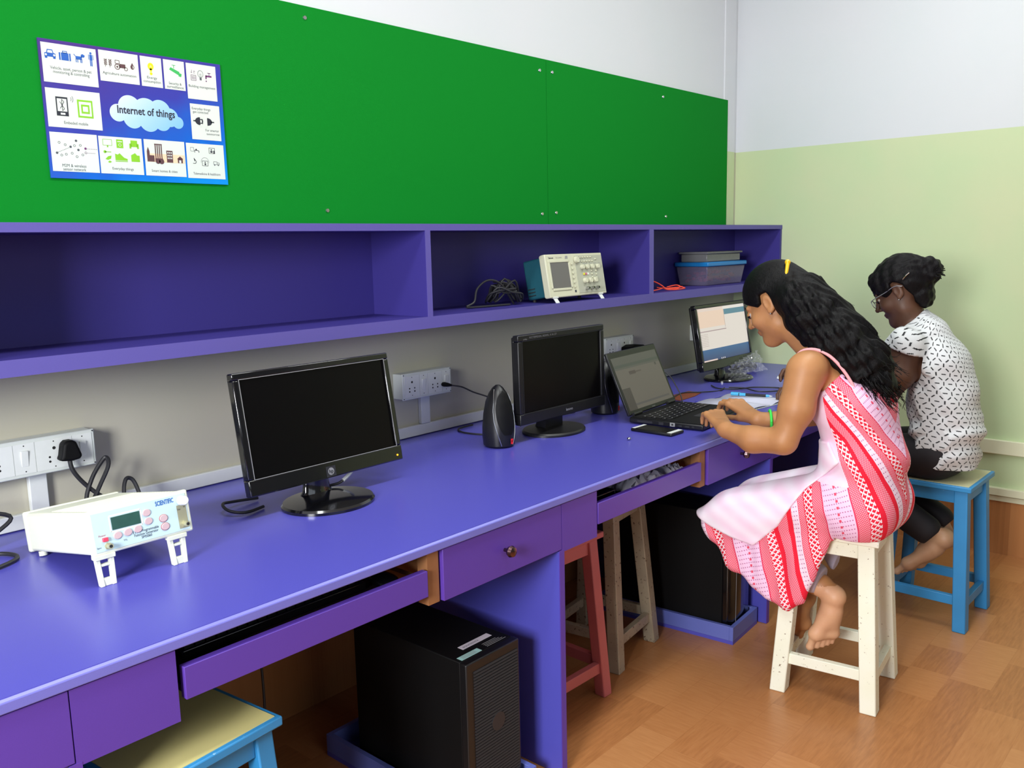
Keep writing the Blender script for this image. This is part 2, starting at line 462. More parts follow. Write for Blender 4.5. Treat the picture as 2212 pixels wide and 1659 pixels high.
# things lying in the trays
kb = thing('keyboard', 'black keyboard lying in the nearest sliding tray', 'keyboard', (0.88, -0.62, 0.634))
MB().box((-0.20, -0.07, 0.0), (0.20, 0.07, 0.018)).build('base', 'gloss', kb, 0.003)
km = MB()
for r in range(5):
    for c in range(18):
        km.box((-0.19+c*0.0208, -0.058+r*0.0225, 0.018), (-0.19+c*0.0208+0.017, -0.058+r*0.0225+0.018, 0.024))
km.build('keycaps', 'black', kb)
ms = thing('computer_mouse', 'black mouse at the right end of the nearest sliding tray', 'mouse', (1.118, -0.70, 0.634))
MB().ball((0, 0, 0.012), (0.024, 0.042, 0.015), 20).build('body', 'gloss', ms)
def crumple(name, mt, label, cat, loc, sx, sy, h, seed):
    rnd = random.Random(seed); n = 16; vs = []; fs = []
    for i in range(n+1):
        for j in range(n+1):
            u, v = i/n*2-1, j/n*2-1
            e = max(0, 1-max(abs(u), abs(v))**4)
            vs.append((u*sx*(1+0.1*rnd.random()), v*sy*(1+0.15*rnd.random()), 0.002+e*h*(0.35+0.65*rnd.random())))
    for i in range(n):
        for j in range(n):
            a = i*(n+1)+j; fs.append((a, a+n+1, a+n+2, a+1))
    o = MB().add(vs, fs).build(name, mt, None, loc=loc, smooth=50)
    sdm = o.modifiers.new('solid', 'SOLIDIFY'); sdm.thickness = 0.001; sdm.offset = 1
    return tag(o, label, cat)
M['bag'] = mat('translucent_bag', (186, 184, 196), 0.3, nz=0.1)
crumple('plastic_bag', 'bag', 'crumpled grey plastic bag stuffed in the sliding tray above the worn stool', 'bag', (2.06, -0.70, 0.636), 0.085, 0.05, 0.045, 3)
crumple('paper_sheet', 'bag', 'pale crumpled paper at the right end of the tray above the worn stool', 'paper', (2.215, -0.69, 0.636), 0.04, 0.06, 0.035, 5)
ad = thing('power_adapter', 'small black adapter at the left end of the tray above the worn stool', 'adapter', (1.86, -0.70, 0.635))
MB().box((-0.05, -0.03, 0), (0.05, 0.03, 0.03)).build('body', 'gloss', ad, 0.005)

# ------------------------------------------------------------------ stools
def worn(name, base, chip, amount=0.62, nz=0.1, dirt=None):
    m = bpy.data.materials.new(name); m.use_nodes = True; t = NT(m); b = t.n['Principled BSDF']
    P = t.pos()
    n = t.noise(P, 85.0, 5.0, 0.7); big = t.noise(P, 9.0, 3.0)
    f = t.m('GREATER_THAN', n, amount)
    c1 = t.mix(big, lin(base), tuple(v*(1-nz) for v in lin(base)[:3])+(1,)) if dirt is None else t.mix(big, lin(base), lin(dirt))
    t.put(b.inputs['Base Color'], t.mix(f, c1, lin(chip))); b.inputs['Roughness'].default_value = 0.45
    return m
M['st_white'] = worn('chipped_white_paint', (248, 248, 236), (150, 132, 110), 0.648, dirt=(234, 236, 206))
M['st_blue'] = worn('chipped_blue_paint', (52, 144, 206), (150, 190, 220), 0.71, 0.25)
M['st_pink'] = worn('chipped_pink_paint', (206, 112, 112), (120, 60, 60), 0.70, 0.2)
M['st_cream'] = worn('dirty_cream_paint', (190, 178, 150), (84, 64, 52), 0.62, dirt=(140, 126, 110))
M['lam_yellow'] = mat('yellow_laminate', (216, 206, 140), 0.25, nz=0.05, nscale=8)
M['lam_pale'] = mat('pale_laminate', (206, 204, 164), 0.3, nz=0.05, nscale=8)
M['seat_cream'] = mat('cream_seat', (226, 220, 190), 0.4, nz=0.05)
def stool(label, loc, rz, paint, Hs=0.50, top=0.27, foot=0.30, lw=0.036, seat_top=None, rail=0.074, name='stool'):
    g = thing('wooden_stool', label, 'stool', loc, rz, group=None)
    th = 0.018; a = top/2; f = foot/2; it = top/2-0.014
    MB().box((-a, -a, Hs-th), (a, a, Hs)).build('seat', paint, g, 0.003)
    if seat_top:
        MB().box((-a+0.010, -a+0.010, Hs), (a-0.010, a-0.010, Hs+0.0012)).build('seat_laminate', seat_top, g)
    zt = Hs-th-0.0005
    for sx in (-1, 1):
        for sy in (-1, 1):
            def q(o, z, w):
                x0, y0 = sx*o, sy*o; x1, y1 = sx*(o-w), sy*(o-w)
                xa, xb = min(x0, x1), max(x0, x1); ya, yb = min(y0, y1), max(y0, y1)
                return [(xa, ya, z), (xb, ya, z), (xb, yb, z), (xa, yb, z)]
            MB().hexa(q(f, 0.0, lw), q(it, zt, lw)).build('leg', paint, g, 0.003)
    def off(z): return f+(it-f)*z/zt
    for k in range(4):
        T = Matrix.Rotation(k*PI/2, 4, 'Z')
        z0, z1 = Hs-th-0.045, zt-0.0003; o = off(z0)-0.009; w = off(z1)-lw+0.001
        MB().box((-w, -o, z0), (w, -o+0.018, z1), T=T).build('apron', paint, g, 0.001)
        zr = rail+(0.014 if k % 2 else 0.0)
        o = off(zr)-0.010; w = off(zr)-lw+0.002
        MB().box((-w, -o, zr), (w, -o+0.020, zr+0.032), T=T).build('rail', paint, g, 0.0015)
    return g
stool('white painted stool with chipped legs under the girl in the striped dress', (2.49, -1.122, 0), math.radians(7), 'st_white', 0.50, 0.27, 0.30, lw=0.045)
stool('blue stool with a pale yellow top under the person with glasses', (3.222, -1.186, 0), math.radians(-1), 'st_blue', 0.50, 0.285, 0.305, lw=0.042, seat_top='lam_pale')
stool('blue edged stool with a yellow top pushed under the desk at the bottom left', (0.664, -0.640, 0), math.radians(6), 'st_blue', 0.50, 0.28, 0.30, seat_top='lam_yellow')
stool('chipped pink stool standing right behind the purple end panel', (1.866, -0.489, 0), math.radians(-2), 'st_pink', 0.502, 0.27, 0.30)
stool('pale worn stool with dirty legs between the pink stool and the far tower', (2.243, -0.43, 0), math.radians(8), 'st_cream', 0.525, 0.25, 0.30, lw=0.040)

# ------------------------------------------------------------------ computer towers and their floor trays
M['tray_lam'] = mat('pale_blue_tray_laminate', (100, 112, 190), 0.4, nz=0.08, nscale=500)
def floor_tray(label, loc, rz, w, d, h=0.06):
    g = thing('tower_tray', label, 'tray', loc, rz, group='purple floor trays under the towers')
    MB().box((0.0, 0.0, 0.0), (w, d, 0.012)).build('bottom', 'lam', g)
    for nm, lo, hi in (('front', (0, 0, 0.012), (w, 0.014, h)), ('back', (0, d-0.014, 0.012), (w, d, h)),
                       ('side', (0, 0.014, 0.012), (0.014, d-0.014, h)), ('side', (w-0.014, 0.014, 0.012), (w, d-0.014, h))):
        MB().box(lo, hi).build(nm, 'tray_lam', g, 0.0008)
    return g
floor_tray('blue purple tray on the floor under the far computer tower', (2.520, -0.772, 0), math.radians(4), 0.205, 0.52)
floor_tray('purple tray on the floor under the vented tower in the foreground', (1.275, -0.765, 0), 0.0, 0.24, 0.52)
tw = thing('computer_tower', 'black desktop tower with vented front and stickers beside the end panel', 'computer tower', (1.303, -0.745, 0.0125))
TW, TD, TH = 0.180, 0.40, 0.385
MB().box((0.002, 0.022, 0), (TW-0.002, TD, TH)).build('case', 'matte', tw, 0.002)
fr = MB().box((0, 0.0, 0), (TW, 0.021, TH)).build('front_bezel', 'black', tw, 0.003)
lv = MB()
for k in range(46):
    z = 0.02+k*0.0075
    lv.hexa([(0.022, -0.0002, z), (TW-0.008, -0.0002, z+0.001), (TW-0.008, -0.003, z+0.0005), (0.022, -0.003, z-0.0005)],
            [(0.022, -0.0002, z+0.004), (TW-0.008, -0.0002, z+0.005), (TW-0.008, -0.0015, z+0.005), (0.022, -0.0015, z+0.004)])
lv.build('vent_louvres', 'dark', tw)
MB().cyl((TW*0.55, -0.0035, 0.21), (TW*0.55, -0.0006, 0.21), 0.022, n=24).build('badge', 'dark', tw)
M['sticker'] = mat('white_sticker', (214, 206, 216), 0.5); M['sticker2'] = mat('teal_sticker', (168, 214, 210), 0.5)
st = MB().box((0.052, 0.060, TH+0.0002), (0.150, 0.078, TH+0.0008)); F = Flat(st, (0, 0, TH+0.0008), (1, 0, 0), (0, 1, 0), (0, 0, 1), 0.0002)
F.text('8GN4302YFX', 0.085, 0.067, 0.009, 1)
st.build('sticker', ['sticker', 'ink'], tw, smooth=0)
st = MB().box((0.012, 0.024, TH+0.0002), (0.078, 0.041, TH+0.0008)); F = Flat(st, (0, 0, TH+0.0008), (1, 0, 0), (0, 1, 0), (0, 0, 1), 0.0002)
for k in range(3): F.rect(0.02, 0.027+k*0.0045, 0.065, 0.0285+k*0.0045, 1)
st.build('sticker', ['sticker2', 'grey'], tw, smooth=0)
st = MB(); F = Flat(st, (0, 0, TH), (1, 0, 0), (0, 1, 0), (0, 0, 1), 0.0003)
for k in range(4): F.rect(0.10, 0.028+k*0.0055, 0.165-0.006*k, 0.0300+k*0.0055, 0)
st.build('printed_notice', 'grey', tw, smooth=0)
t2 = thing('computer_tower', 'plain black computer tower in the far floor tray beside the pale worn stool', 'computer tower', (2.540, -0.752, 0.0125), math.radians(4))
MB().box((0.002, 0.032, 0), (0.164, 0.44, 0.42)).build('case', 'matte', t2, 0.003)
MB().prism([(0.0, 0.031), (0.0, 0.012), (0.018, 0.0), (0.148, 0.0), (0.166, 0.012), (0.166, 0.031)], 0, 0.42, 'z').build('front_bezel', 'gloss', t2, 0.003)
MB().box((0.040, -0.0012, 0.01), (0.0415, -0.0003, 0.40)).build('trim_strip', 'grey', t2)

# cables hanging under the desk near the first tower
def cable(path, r, label, mt='cable', name='cable', smooth=5, cat='cable', grp=None):
    p0 = Vector(path[0])
    o = MB().tube([Vector(p)-p0 for p in path], r, 8, smooth=smooth).build(name, mt, None, loc=p0)
    return tag(o, label, cat, grp)
cable([(1.02, -0.30, 0.60), (1.04, -0.33, 0.45), (1.03, -0.36, 0.30), (1.01, -0.38, 0.14), (1.0, -0.42, 0.004), (1.06, -0.48, 0.0035)], 0.003,
      'thin dark cable hanging down under the desk left of the vented tower')
cable([(0.86, -0.03, 0.64), (0.90, -0.05, 0.45), (0.99, -0.05, 0.25), (1.13, -0.06, 0.1), (1.2, -0.08, 0.004)], 0.003,
      'thin dark cable against the wall beneath the nearest sliding tray')
# ------------------------------------------------------------------ the printed poster
M['p_white'] = mat('poster_white', (214, 222, 212), 0.35); M['p_black'] = mat('poster_black', (44, 46, 56), 0.4)
M['p_blue'] = mat('poster_icon_blue', (40, 92, 176), 0.4); M['p_brown'] = mat('poster_icon_brown', (92, 62, 66), 0.4)
M['p_green'] = mat('poster_icon_green', (132, 196, 44), 0.4); M['p_green2'] = mat('poster_icon_leaf_green', (62, 176, 92), 0.4)
M['p_yellow'] = mat('poster_icon_yellow', (232, 218, 30), 0.4); M['p_purple'] = mat('poster_icon_purple', (112, 56, 110), 0.4)
M['p_txt'] = mat('poster_caption_grey', (80, 84, 92), 0.4); M['p_peach'] = mat('poster_peach', (236, 206, 170), 0.4)
def poster_bg():
    m = bpy.data.materials.new('poster_blue_gradient_print'); m.use_nodes = True; t = NT(m); b = t.n['Principled BSDF']
    x, y, z = t.xyz(t.pos())
    f = t.m('ADD', t.m('MULTIPLY', x, 0.9), t.m('MULTIPLY', z, -2.4))
    n = t.noise(t.pos(), 14.0, 2.0)
    f = t.m('ADD', t.m('ADD', f, 0.42), t.m('MULTIPLY', t.m('SUBTRACT', n, 0.5), 0.25))
    t.put(b.inputs['Base Color'], t.ramp(f, [(0.0, lin((74, 52, 130))), (0.35, lin((58, 62, 160))), (0.65, lin((20, 96, 196))), (1.0, lin((0, 150, 236)))]))
    b.inputs['Roughness'].default_value = 0.25
    return m
def cloud_mat():
    m = bpy.data.materials.new('poster_cloud_print'); m.use_nodes = True; t = NT(m); b = t.n['Principled BSDF']
    x, y, z = t.xyz(t.pos())
    f = t.m('ADD', 0.5, t.m('ADD', t.m('MULTIPLY', x, 2.6), t.m('MULTIPLY', z, -3.0)))
    t.put(b.inputs['Base Color'], t.ramp(f, [(0.1, lin((226, 228, 240))), (0.5, lin((168, 206, 232))), (0.9, lin((110, 178, 226)))]))
    b.inputs['Roughness'].default_value = 0.25
    return m
PW, PH = 0.427, 0.290
po = thing('poster', 'blue printed poster about the internet of things fixed on the green board', 'poster', (1.0285, -0.0105, 1.6315))
pm = MB().box((-PW/2, -0.004, -PH/2), (PW/2, 0, PH/2))
pm.build('panel', poster_bg(), po)
cols = ['p_white', 'p_black', 'p_blue', 'p_brown', 'p_green', 'p_green2', 'p_yellow', 'p_purple', 'p_txt', 'p_peach']
WH, BK, BL, BR, GR, LG, YE, PU, TX, PE = range(10)
pr = MB(); F = Flat(pr, (-PW/2, -0.0042, PH/2), (1, 0, 0), (0, 0, 1), (0, -1, 0), 0.00025)
def u(x): return x*PW
def v(y): return -y*PH
boxes = dict(A=(.012, .026, .284, .306), B=(.297, .022, .508, .250), C=(.520, .022, .640, .252), D=(.651, .022, .774, .253),
             E=(.785, .024, .968, .309), F=(.012, .347, .284, .627), G=(.792, .347, .975, .636), H=(.012, .664, .249, .949),
             I=(.256, .667, .490, .950), J=(.502, .666, .739, .951), K=(.749, .670, .984, .956))
for b in boxes.values(): F.rect(u(b[0]), v(b[3]), u(b[2]), v(b[1]), WH)
def T(s, x, y, h, mi=TX, w=None, bold=False): F.text(s, u(x), v(y), h*PH*1.6, mi, 2, w*PW if w else None, bold)
# vehicle, asset, person, pet
F.poly([(u(.026), v(.125)), (u(.080), v(.125)), (u(.080), v(.100)), (u(.070), v(.095)), (u(.066), v(.072)), (u(.040), v(.072)), (u(.036), v(.095)), (u(.026), v(.100))], BL, 2)
F.poly([(u(.040), v(.097)), (u(.066), v(.097)), (u(.063), v(.079)), (u(.043), v(.079))], WH, 3)
for x in (.033, .073): F.disc(u(x), v(.112), .0022, WH, 3); F.rect(u(x-.006), v(.137), u(x+.006), v(.124), BL, 2)
F.rect(u(.096), v(.138), u(.154), v(.084), BL, 2); F.frame(u(.115), v(.084), u(.136), v(.072), .0014, BL, 2)
for x in (.105, .145): F.rect(u(x-.0015), v(.138), u(x+.0015), v(.084), WH, 3)
F.rect(u(.178), v(.118), u(.210), v(.094), BL, 2)
F.poly([(u(.206), v(.100)), (u(.222), v(.098)), (u(.226), v(.084)), (u(.214), v(.074)), (u(.205), v(.082))], BL, 2)
for x in (.180, .188, .203, .209): F.rect(u(x-.002), v(.140), u(x+.002), v(.115), BL, 2)
F.line([(u(.178), v(.096)), (u(.170), v(.082))], .0015, BL, 2)
F.disc(u(.256), v(.060), .0024, BL, 2); F.rect(u(.249), v(.112), u(.263), v(.070), BL, 2)
for x in (.245, .267): F.rect(u(x-.0015), v(.108), u(x+.0015), v(.071), BL, 2)
for x in (.2525, .2595): F.rect(u(x-.0025), v(.155), u(x+.0025), v(.112), BL, 2)
T('Vehicle, asset, person & pet', .150, .200, .020, w=.205); T('monitoring & controlling', .150, .228, .020, w=.18)
# agriculture
for x in (.328, .352):
    F.line([(u(x), v(.145)), (u(x+.004), v(.085))], .0007, BR, 2)
    for k in range(4):
        yy = .092+k*.012
        for sx in (-1, 1): F.poly([(u(x+.003), v(yy+.006)), (u(x+.003+sx*.009), v(yy-.004)), (u(x+.003+sx*.004), v(yy-.010))], BR, 2)
F.ring(u(.392), v(.132), .0064, .0016, BR, 2); F.disc(u(.392), v(.132), .0022, BR, 2); F.ring(u(.438), v(.142), .0042, .0013, BR, 2)
F.frame(u(.382), v(.108), u(.404), v(.084), .0012, BR, 2)
F.poly([(u(.402), v(.138)), (u(.436), v(.138)), (u(.436), v(.108)), (u(.404), v(.108))], BR, 2)
F.poly([(u(.463), v(.118)), (u(.474), v(.088)), (u(.485), v(.118)), (u(.482), v(.134)), (u(.474), v(.140)), (u(.466), v(.134))], BR, 2)
F.poly([(u(.476), v(.132)), (u(.476), v(.108)), (u(.481), v(.118)), (u(.480), v(.129))], WH, 3)
T('Agriculture automation', .402, .188, .018, w=.18)
F.disc(u(.577), v(.095), .0072, YE, 2, .0082); F.rect(u(.571), v(.135), u(.583), v(.110), YE, 2); F.disc(u(.577), v(.150), .0034, YE, 2)
F.line([(u(.572), v(.100)), (u(.577), v(.088)), (u(.582), v(.100))], .0008, WH, 3)
T('Energy', .580, .182, .018, w=.056); T('consumption', .580, .212, .018, w=.098)
F.line([(u(.700), v(.060)), (u(.722), v(.060))], .0012, LG, 2); F.line([(u(.711), v(.060)), (u(.711), v(.085))], .0014, LG, 2)
F.poly([(u(.684), v(.098)), (u(.692), v(.078)), (u(.744), v(.108)), (u(.738), v(.134))], LG, 2)
F.poly([(u(.736), v(.142)), (u(.752), v(.146)), (u(.756), v(.122)), (u(.742), v(.116))], LG, 2)
T('Security &', .713, .205, .018, w=.075); T('surveillance', .713, .232, .018, w=.098)
# building management
F.line([(u(.818), v(.075)), (u(.818), v(.100)), (u(.812), v(.092))], .0009, PU, 2); F.line([(u(.832), v(.104)), (u(.832), v(.080)), (u(.838), v(.088))], .0009, PU, 2)
F.frame(u(.812), v(.158), u(.842), v(.116), .0010, PU, 2)
for k in range(3): F.rect(u(.818+k*.008), v(.150), u(.821+k*.008), v(.124), PU, 2)
F.ring(u(.871), v(.100), .0074, .0009, TX, 2, ry=.0085); F.rect(u(.865), v(.150), u(.877), v(.130), TX, 2); F.line([(u(.868), v(.125)), (u(.867), v(.100)), (u(.875), v(.100)), (u(.874), v(.125))], .0007, TX, 2)
F.rect(u(.905), v(.118), u(.940), v(.104), PU, 2); F.rect(u(.901), v(.135), u(.909), v(.104), PU, 2); F.line([(u(.915), v(.085)), (u(.935), v(.085))], .0015, PU, 2); F.line([(u(.925), v(.085)), (u(.925), v(.104))], .0014, PU, 2); F.disc(u(.905), v(.152), .0017, PU, 2)
T('Building management', .876, .205, .018, w=.165)
# embedded mobile: handset with the rune emblem, signal arcs and a plain green circuit board
F.poly([(u(.058), v(.405)), (u(.117), v(.405)), (u(.117), v(.543)), (u(.058), v(.543))], BK, 2)
F.rect(u(.064), v(.510), u(.111), v(.418), WH, 3); F.rect(u(.077), v(.534), u(.100), v(.520), WH, 3)
F.line([(u(.077), v(.440)), (u(.098), v(.490)), (u(.0875), v(.505)), (u(.0875), v(.422)), (u(.098), v(.440)), (u(.077), v(.490))], .0011, BK, 4)
for r in (.006, .010):
    F.line([(u(.122)+r*math.cos(a), v(.415)+r*math.sin(a)) for a in (-.7, -.35, 0, .35, .7)], .0009, TX, 2)
F.rect(u(.164), v(.543), u(.242), v(.412), GR, 2); F.rect(u(.172), v(.530), u(.234), v(.426), WH, 3)
F.rect(u(.182), v(.512), u(.224), v(.446), GR, 4); F.rect(u(.190), v(.498), u(.216), v(.460), WH, 5)
T('Embeded mobile', .150, .590, .020, w=.12)
F.disc(u(.842), v(.485), .0105, BK, 2, .0088); F.rect(u(.842), v(.53), u(.858), v(.44), WH, 3); F.rect(u(.836), v(.516), u(.848), v(.454), BK, 4)
for y in (.470, .500): F.rect(u(.848), v(y+.005), u(.864), v(y-.003), BK, 4)
F.rect(u(.806), v(.490), u(.822), v(.480), BK, 2); F.disc(u(.898), v(.485), .0105, BK, 2, .0088); F.rect(u(.870), v(.53), u(.892), v(.44), WH, 3); F.rect(u(.892), v(.516), u(.900), v(.454), BK, 4); F.rect(u(.915), v(.490), u(.936), v(.480), BK, 2)
T('Everyday things', .860, .385, .018, w=.115); T('get conected', .855, .412, .018, w=.095); T('For smarter', .920, .555, .018, w=.085); T('tommorrow', .924, .585, .018, w=.082)
# sensor network
nodes = [(.040, .815), (.062, .830), (.085, .822), (.055, .738), (.084, .752), (.115, .812), (.110, .765), (.140, .718), (.148, .785), (.160, .750), (.138, .835), (.168, .820), (.185, .803), (.185, .772), (.130, .755)]
for k, (x, y) in enumerate(nodes):
    (F.disc if k in (0, 6, 7, 8, 13) else F.ring)(*((u(x), v(y), .0026, PU if k in (12, 13) else TX, 2) if k in (0, 6, 7, 8, 13) else (u(x), v(y), .0026, .0008, PU if k in (12, 13) else TX, 2)))
for k in range(8):
    a, b = k/8, (k+.6)/8; F.line([(u(.045+.06*a), v(.810-.04*a)), (u(.045+.06*b), v(.810-.04*b))], .0008, TX, 2)
for k in range(6): F.rect(u(.194+k*.009), v(.7745), u(.199+k*.009), v(.7715), PU, 2); F.rect(u(.194+k*.007), v(.8055), u(.198+k*.007), v(.8025), PU, 2)
T('M2M & wireless', .120, .905, .020, w=.12); T('sensor network', .120, .932, .020, w=.115)
# everyday things
F.frame(u(.278), v(.735), u(.325), v(.690), .0009, GR, 2); F.rect(u(.298), v(.750), u(.305), v(.735), GR, 2)
F.rect(u(.350), v(.750), u(.386), v(.685), GR, 2); F.rect(u(.355), v(.705), u(.381), v(.698), WH, 3); F.ring(u(.368), v(.727), .0034, .0009, WH, 3)
F.rect(u(.428), v(.735), u(.464), v(.685), GR, 2); F.rect(u(.420), v(.748), u(.430), v(.710), GR, 2); F.rect(u(.462), v(.748), u(.472), v(.710), GR, 2)
F.disc(u(.285), v(.785), .0032, GR, 2); F.line([(u(.285), v(.785)), (u(.318), v(.785))], .0016, GR, 2)
F.poly([(u(.284), v(.840)), (u(.300), v(.818)), (u(.318), v(.812)), (u(.314), v(.836)), (u(.298), v(.846))], GR, 2); F.poly([(u(.296), v(.862)), (u(.306), v(.850)), (u(.318), v(.860)), (u(.306), v(.868))], GR, 2)
F.poly([(u(.338), v(.845)), (u(.338), v(.795)), (u(.352), v(.802)), (u(.362), v(.790)), (u(.385), v(.822)), (u(.404), v(.832)), (u(.404), v(.845))], GR, 2); F.rect(u(.338), v(.855), u(.404), v(.849), GR, 2)
F.poly([(u(.425), v(.850)), (u(.425), v(.800)), (u(.448), v(.782)), (u(.458), v(.800)), (u(.472), v(.800)), (u(.472), v(.850))], GR, 2)
T('Everyday things', .375, .910, .018, w=.115)
# smart homes and cities
F.rect(u(.515), v(.842), u(.735), v(.775), PE, 2)
F.poly([(u(.515), v(.840)), (u(.515), v(.760)), (u(.522), v(.725)), (u(.530), v(.760)), (u(.530), v(.790)), (u(.556), v(.790)), (u(.556), v(.840))], BR, 3)
F.rect(u(.560), v(.705), u(.604), v(.697), BR, 3)
for k in range(4): F.rect(u(.562+k*.0115), v(.812), u(.568+k*.0115), v(.705), BR, 3)
F.rect(u(.560), v(.840), u(.606), v(.812), BR, 3)
F.disc(u(.575), v(.835), .0058, BR, 4); F.disc(u(.596), v(.835), .0062, BR, 4)
F.rect(u(.628), v(.840), u(.664), v(.745), BR, 3)
for a in range(3):
    for c in range(3): F.rect(u(.633+a*.010), v(.768+c*.022), u(.639+a*.010), v(.756+c*.022), WH, 4)
F.rect(u(.692), v(.840), u(.722), v(.805), BR, 3); F.poly([(u(.688), v(.808)), (u(.707), v(.785)), (u(.726), v(.808))], BR, 3); F.rect(u(.700), v(.840), u(.712), v(.818), WH, 4)
T('Smart homes & cities', .610, .912, .018, w=.15)
# telemedicine
F.frame(u(.775), v(.735), u(.795), v(.705), .0007, TX, 2); F.line([(u(.800), v(.745)), (u(.800), v(.725)), (u(.826), v(.730)), (u(.826), v(.745))], .0014, BK, 2); F.disc(u(.810), v(.720), .0018, BK, 2)
F.frame(u(.890), v(.745), u(.926), v(.700), .0010, BK, 2); F.disc(u(.905), v(.715), .0018, BK, 2); F.rect(u(.898), v(.738), u(.912), v(.724), BK, 2); F.rect(u(.917), v(.745), u(.924), v(.72), BK, 2)
F.line([(u(.785), v(.835)), (u(.800), v(.835)), (u(.806), v(.820)), (u(.796), v(.800))], .0013, BK, 2); F.line([(u(.792), v(.792)), (u(.797), v(.818))], .0018, BK, 2)
F.frame(u(.842), v(.850), u(.878), v(.810), .0010, BK, 2); F.disc(u(.860), v(.822), .0015, BK, 2); F.rect(u(.856), v(.845), u(.865), v(.830), BK, 2); F.line([(u(.842+.036*(.5+.7*math.cos(a))), v(.825)+.0125*math.sin(a)) for a in [PI*k/8 for k in range(9)]], .0006, TX, 2)
F.frame(u(.914), v(.835), u(.936), v(.812), .0009, TX, 2); F.frame(u(.936), v(.835), u(.950), v(.820), .0009, TX, 2)
for x in (.920, .943): F.disc(u(x), v(.840), .0016, TX, 2)
T('Telemedicine & healthcare', .867, .918, .018, w=.17)
T('Internet of things', .533, .455, .052, BK, w=.325, bold=True)
for i in range(len(pr.v)):  # the caption on the cloud sits above it
    pass
pr.build('print', cols, po, smooth=0)
cl = MB(); F2 = Flat(cl, (-PW/2, -0.0042, PH/2), (1, 0, 0), (0, 0, 1), (0, -1, 0), 0.00002)
import itertools
for k, (x, y, r) in enumerate([(.375, .480, .058), (.440, .430, .080), (.530, .455, .095), (.610, .440, .080), (.665, .480, .065), (.712, .515, .042), (.455, .510, .070), (.545, .520, .075), (.620, .520, .062)]):
    F2.disc(u(x), v(y), r*PW*0.78, 0, 4+k, n=40)
cl.build('cloud_print', cloud_mat(), po, smooth=0)

# ------------------------------------------------------------------ wall sockets and trunking
tr = thing('cable_trunking', 'long white cable trunking lying along the wall just above the worktop', 'trunking', (1.8, 0, 0.730))
MB().box((-2.7, -0.014, 0.0), (XR-1.803, -0.0005, 0.034)).build('channel', 'white', tr, 0.002)
for x, z1, lb in ((0.722, 0.852, 'short white vertical trunking under the leftmost socket box'), (1.888, 0.859, 'short white vertical trunking under the middle socket box'),
              (2.93, 0.878, 'short white vertical trunking behind the laptop')):
    o = MB().box((-0.019, -0.016, 0.0), (0.019, -0.0005, z1-0.7645)).build('wall_trunking', 'white', None, 0.002, loc=(x, 0, 0.7645))
    tag(o, lb, 'trunking')
def socket_box(x0, x1, z0, label, seq, d=0.048):
    g = thing('socket_box', label, 'power socket', ((x0+x1)/2, 0, z0))
    w = x1-x0; h = 0.078
    MB().box((-w/2, -d+0.006, 0), (w/2, -0.0005, h)).build('back_box', 'offwhite', g, 0.002)
    MB().box((-w/2-0.002, -d, -0.002), (w/2+0.002, -d+0.0059, h+0.002)).build('face_plate', 'offwhite', g, 0.002)
    n = sum(1.8 if s == 'o' else 1.0 for s in seq); cw = (w-0.008)/n; x = -w/2+0.004
    sc = MB()
    for s in seq:
        ww = cw*(1.8 if s == 'o' else 1.0)
        ys = -d-0.0012
        m = MB().box((x+0.0006, ys, 0.006), (x+ww-0.0006, -d-0.0001, h-0.006)); cx = x+ww/2
        if s == 'o':
            for hx, hz, r in ((0, h/2+0.013, 0.0036), (-0.0105, h/2-0.006, 0.0024), (0.0105, h/2-0.006, 0.0024), (-0.0105, h/2-0.016, 0.0026), (0.0105, h/2-0.016, 0.0026), (0, h-0.011, 0.0014), (0, 0.011, 0.0014)):
                m.cyl((cx+hx, ys-0.0003, hz), (cx+hx, ys+0.0004, hz), r, n=12, mi=1)
            m.build('socket', ['white', 'holes'], g)
        else:
            q = m.build('switch_plate', ['white'], g)
            MB().hexa([(cx-0.007, ys-0.0005, h/2-0.017), (cx+0.007, ys-0.0005, h/2-0.017), (cx+0.007, ys+0.0008, h/2-0.017), (cx-0.007, ys+0.0008, h/2-0.017)],
                      [(cx-0.007, ys-0.004, h/2+0.017), (cx+0.007, ys-0.004, h/2+0.017), (cx+0.007, ys+0.0008, h/2+0.017), (cx-0.007, ys+0.0008, h/2+0.017)]).build('rocker', 'white', q, 0.001)
            for hz in (h-0.011, 0.011): sc.cyl((cx, ys-0.0004, hz), (cx, ys, hz), 0.0014, n=10)
        x += ww
    for sx in (-1, 1):
        for hz in (0.0025, h-0.0025): sc.cyl((sx*(w/2-0.002), -d-0.0009, hz), (sx*(w/2-0.002), -d-0.0001, hz), 0.0016, n=10)
    sc.build('screws', 'holes', g)
    return g
socket_box(0.34, 0.836, 0.853, 'long white socket box on the wall at the left edge of the photo', 'osososos')
socket_box(1.768, 1.971, 0.859, 'white socket box on the wall between the large monitor and the speaker', 'osos')
socket_box(2.835, 3.025, 0.868, 'white socket box partly hidden behind the second monitor and laptop lid', 'osos')
g = thing('socket_box', 'small white switch box half hidden by the switched on monitor', 'power socket', (3.635, 0, 0.868))
MB().box((-0.073, -0.03, 0), (0.073, -0.0005, 0.072)).build('back_box', 'offwhite', g, 0.002)
MB().box((-0.05, -0.033, 0.008), (0.05, -0.0301, 0.064)).build('switch_plate', 'white', g, 0.001)
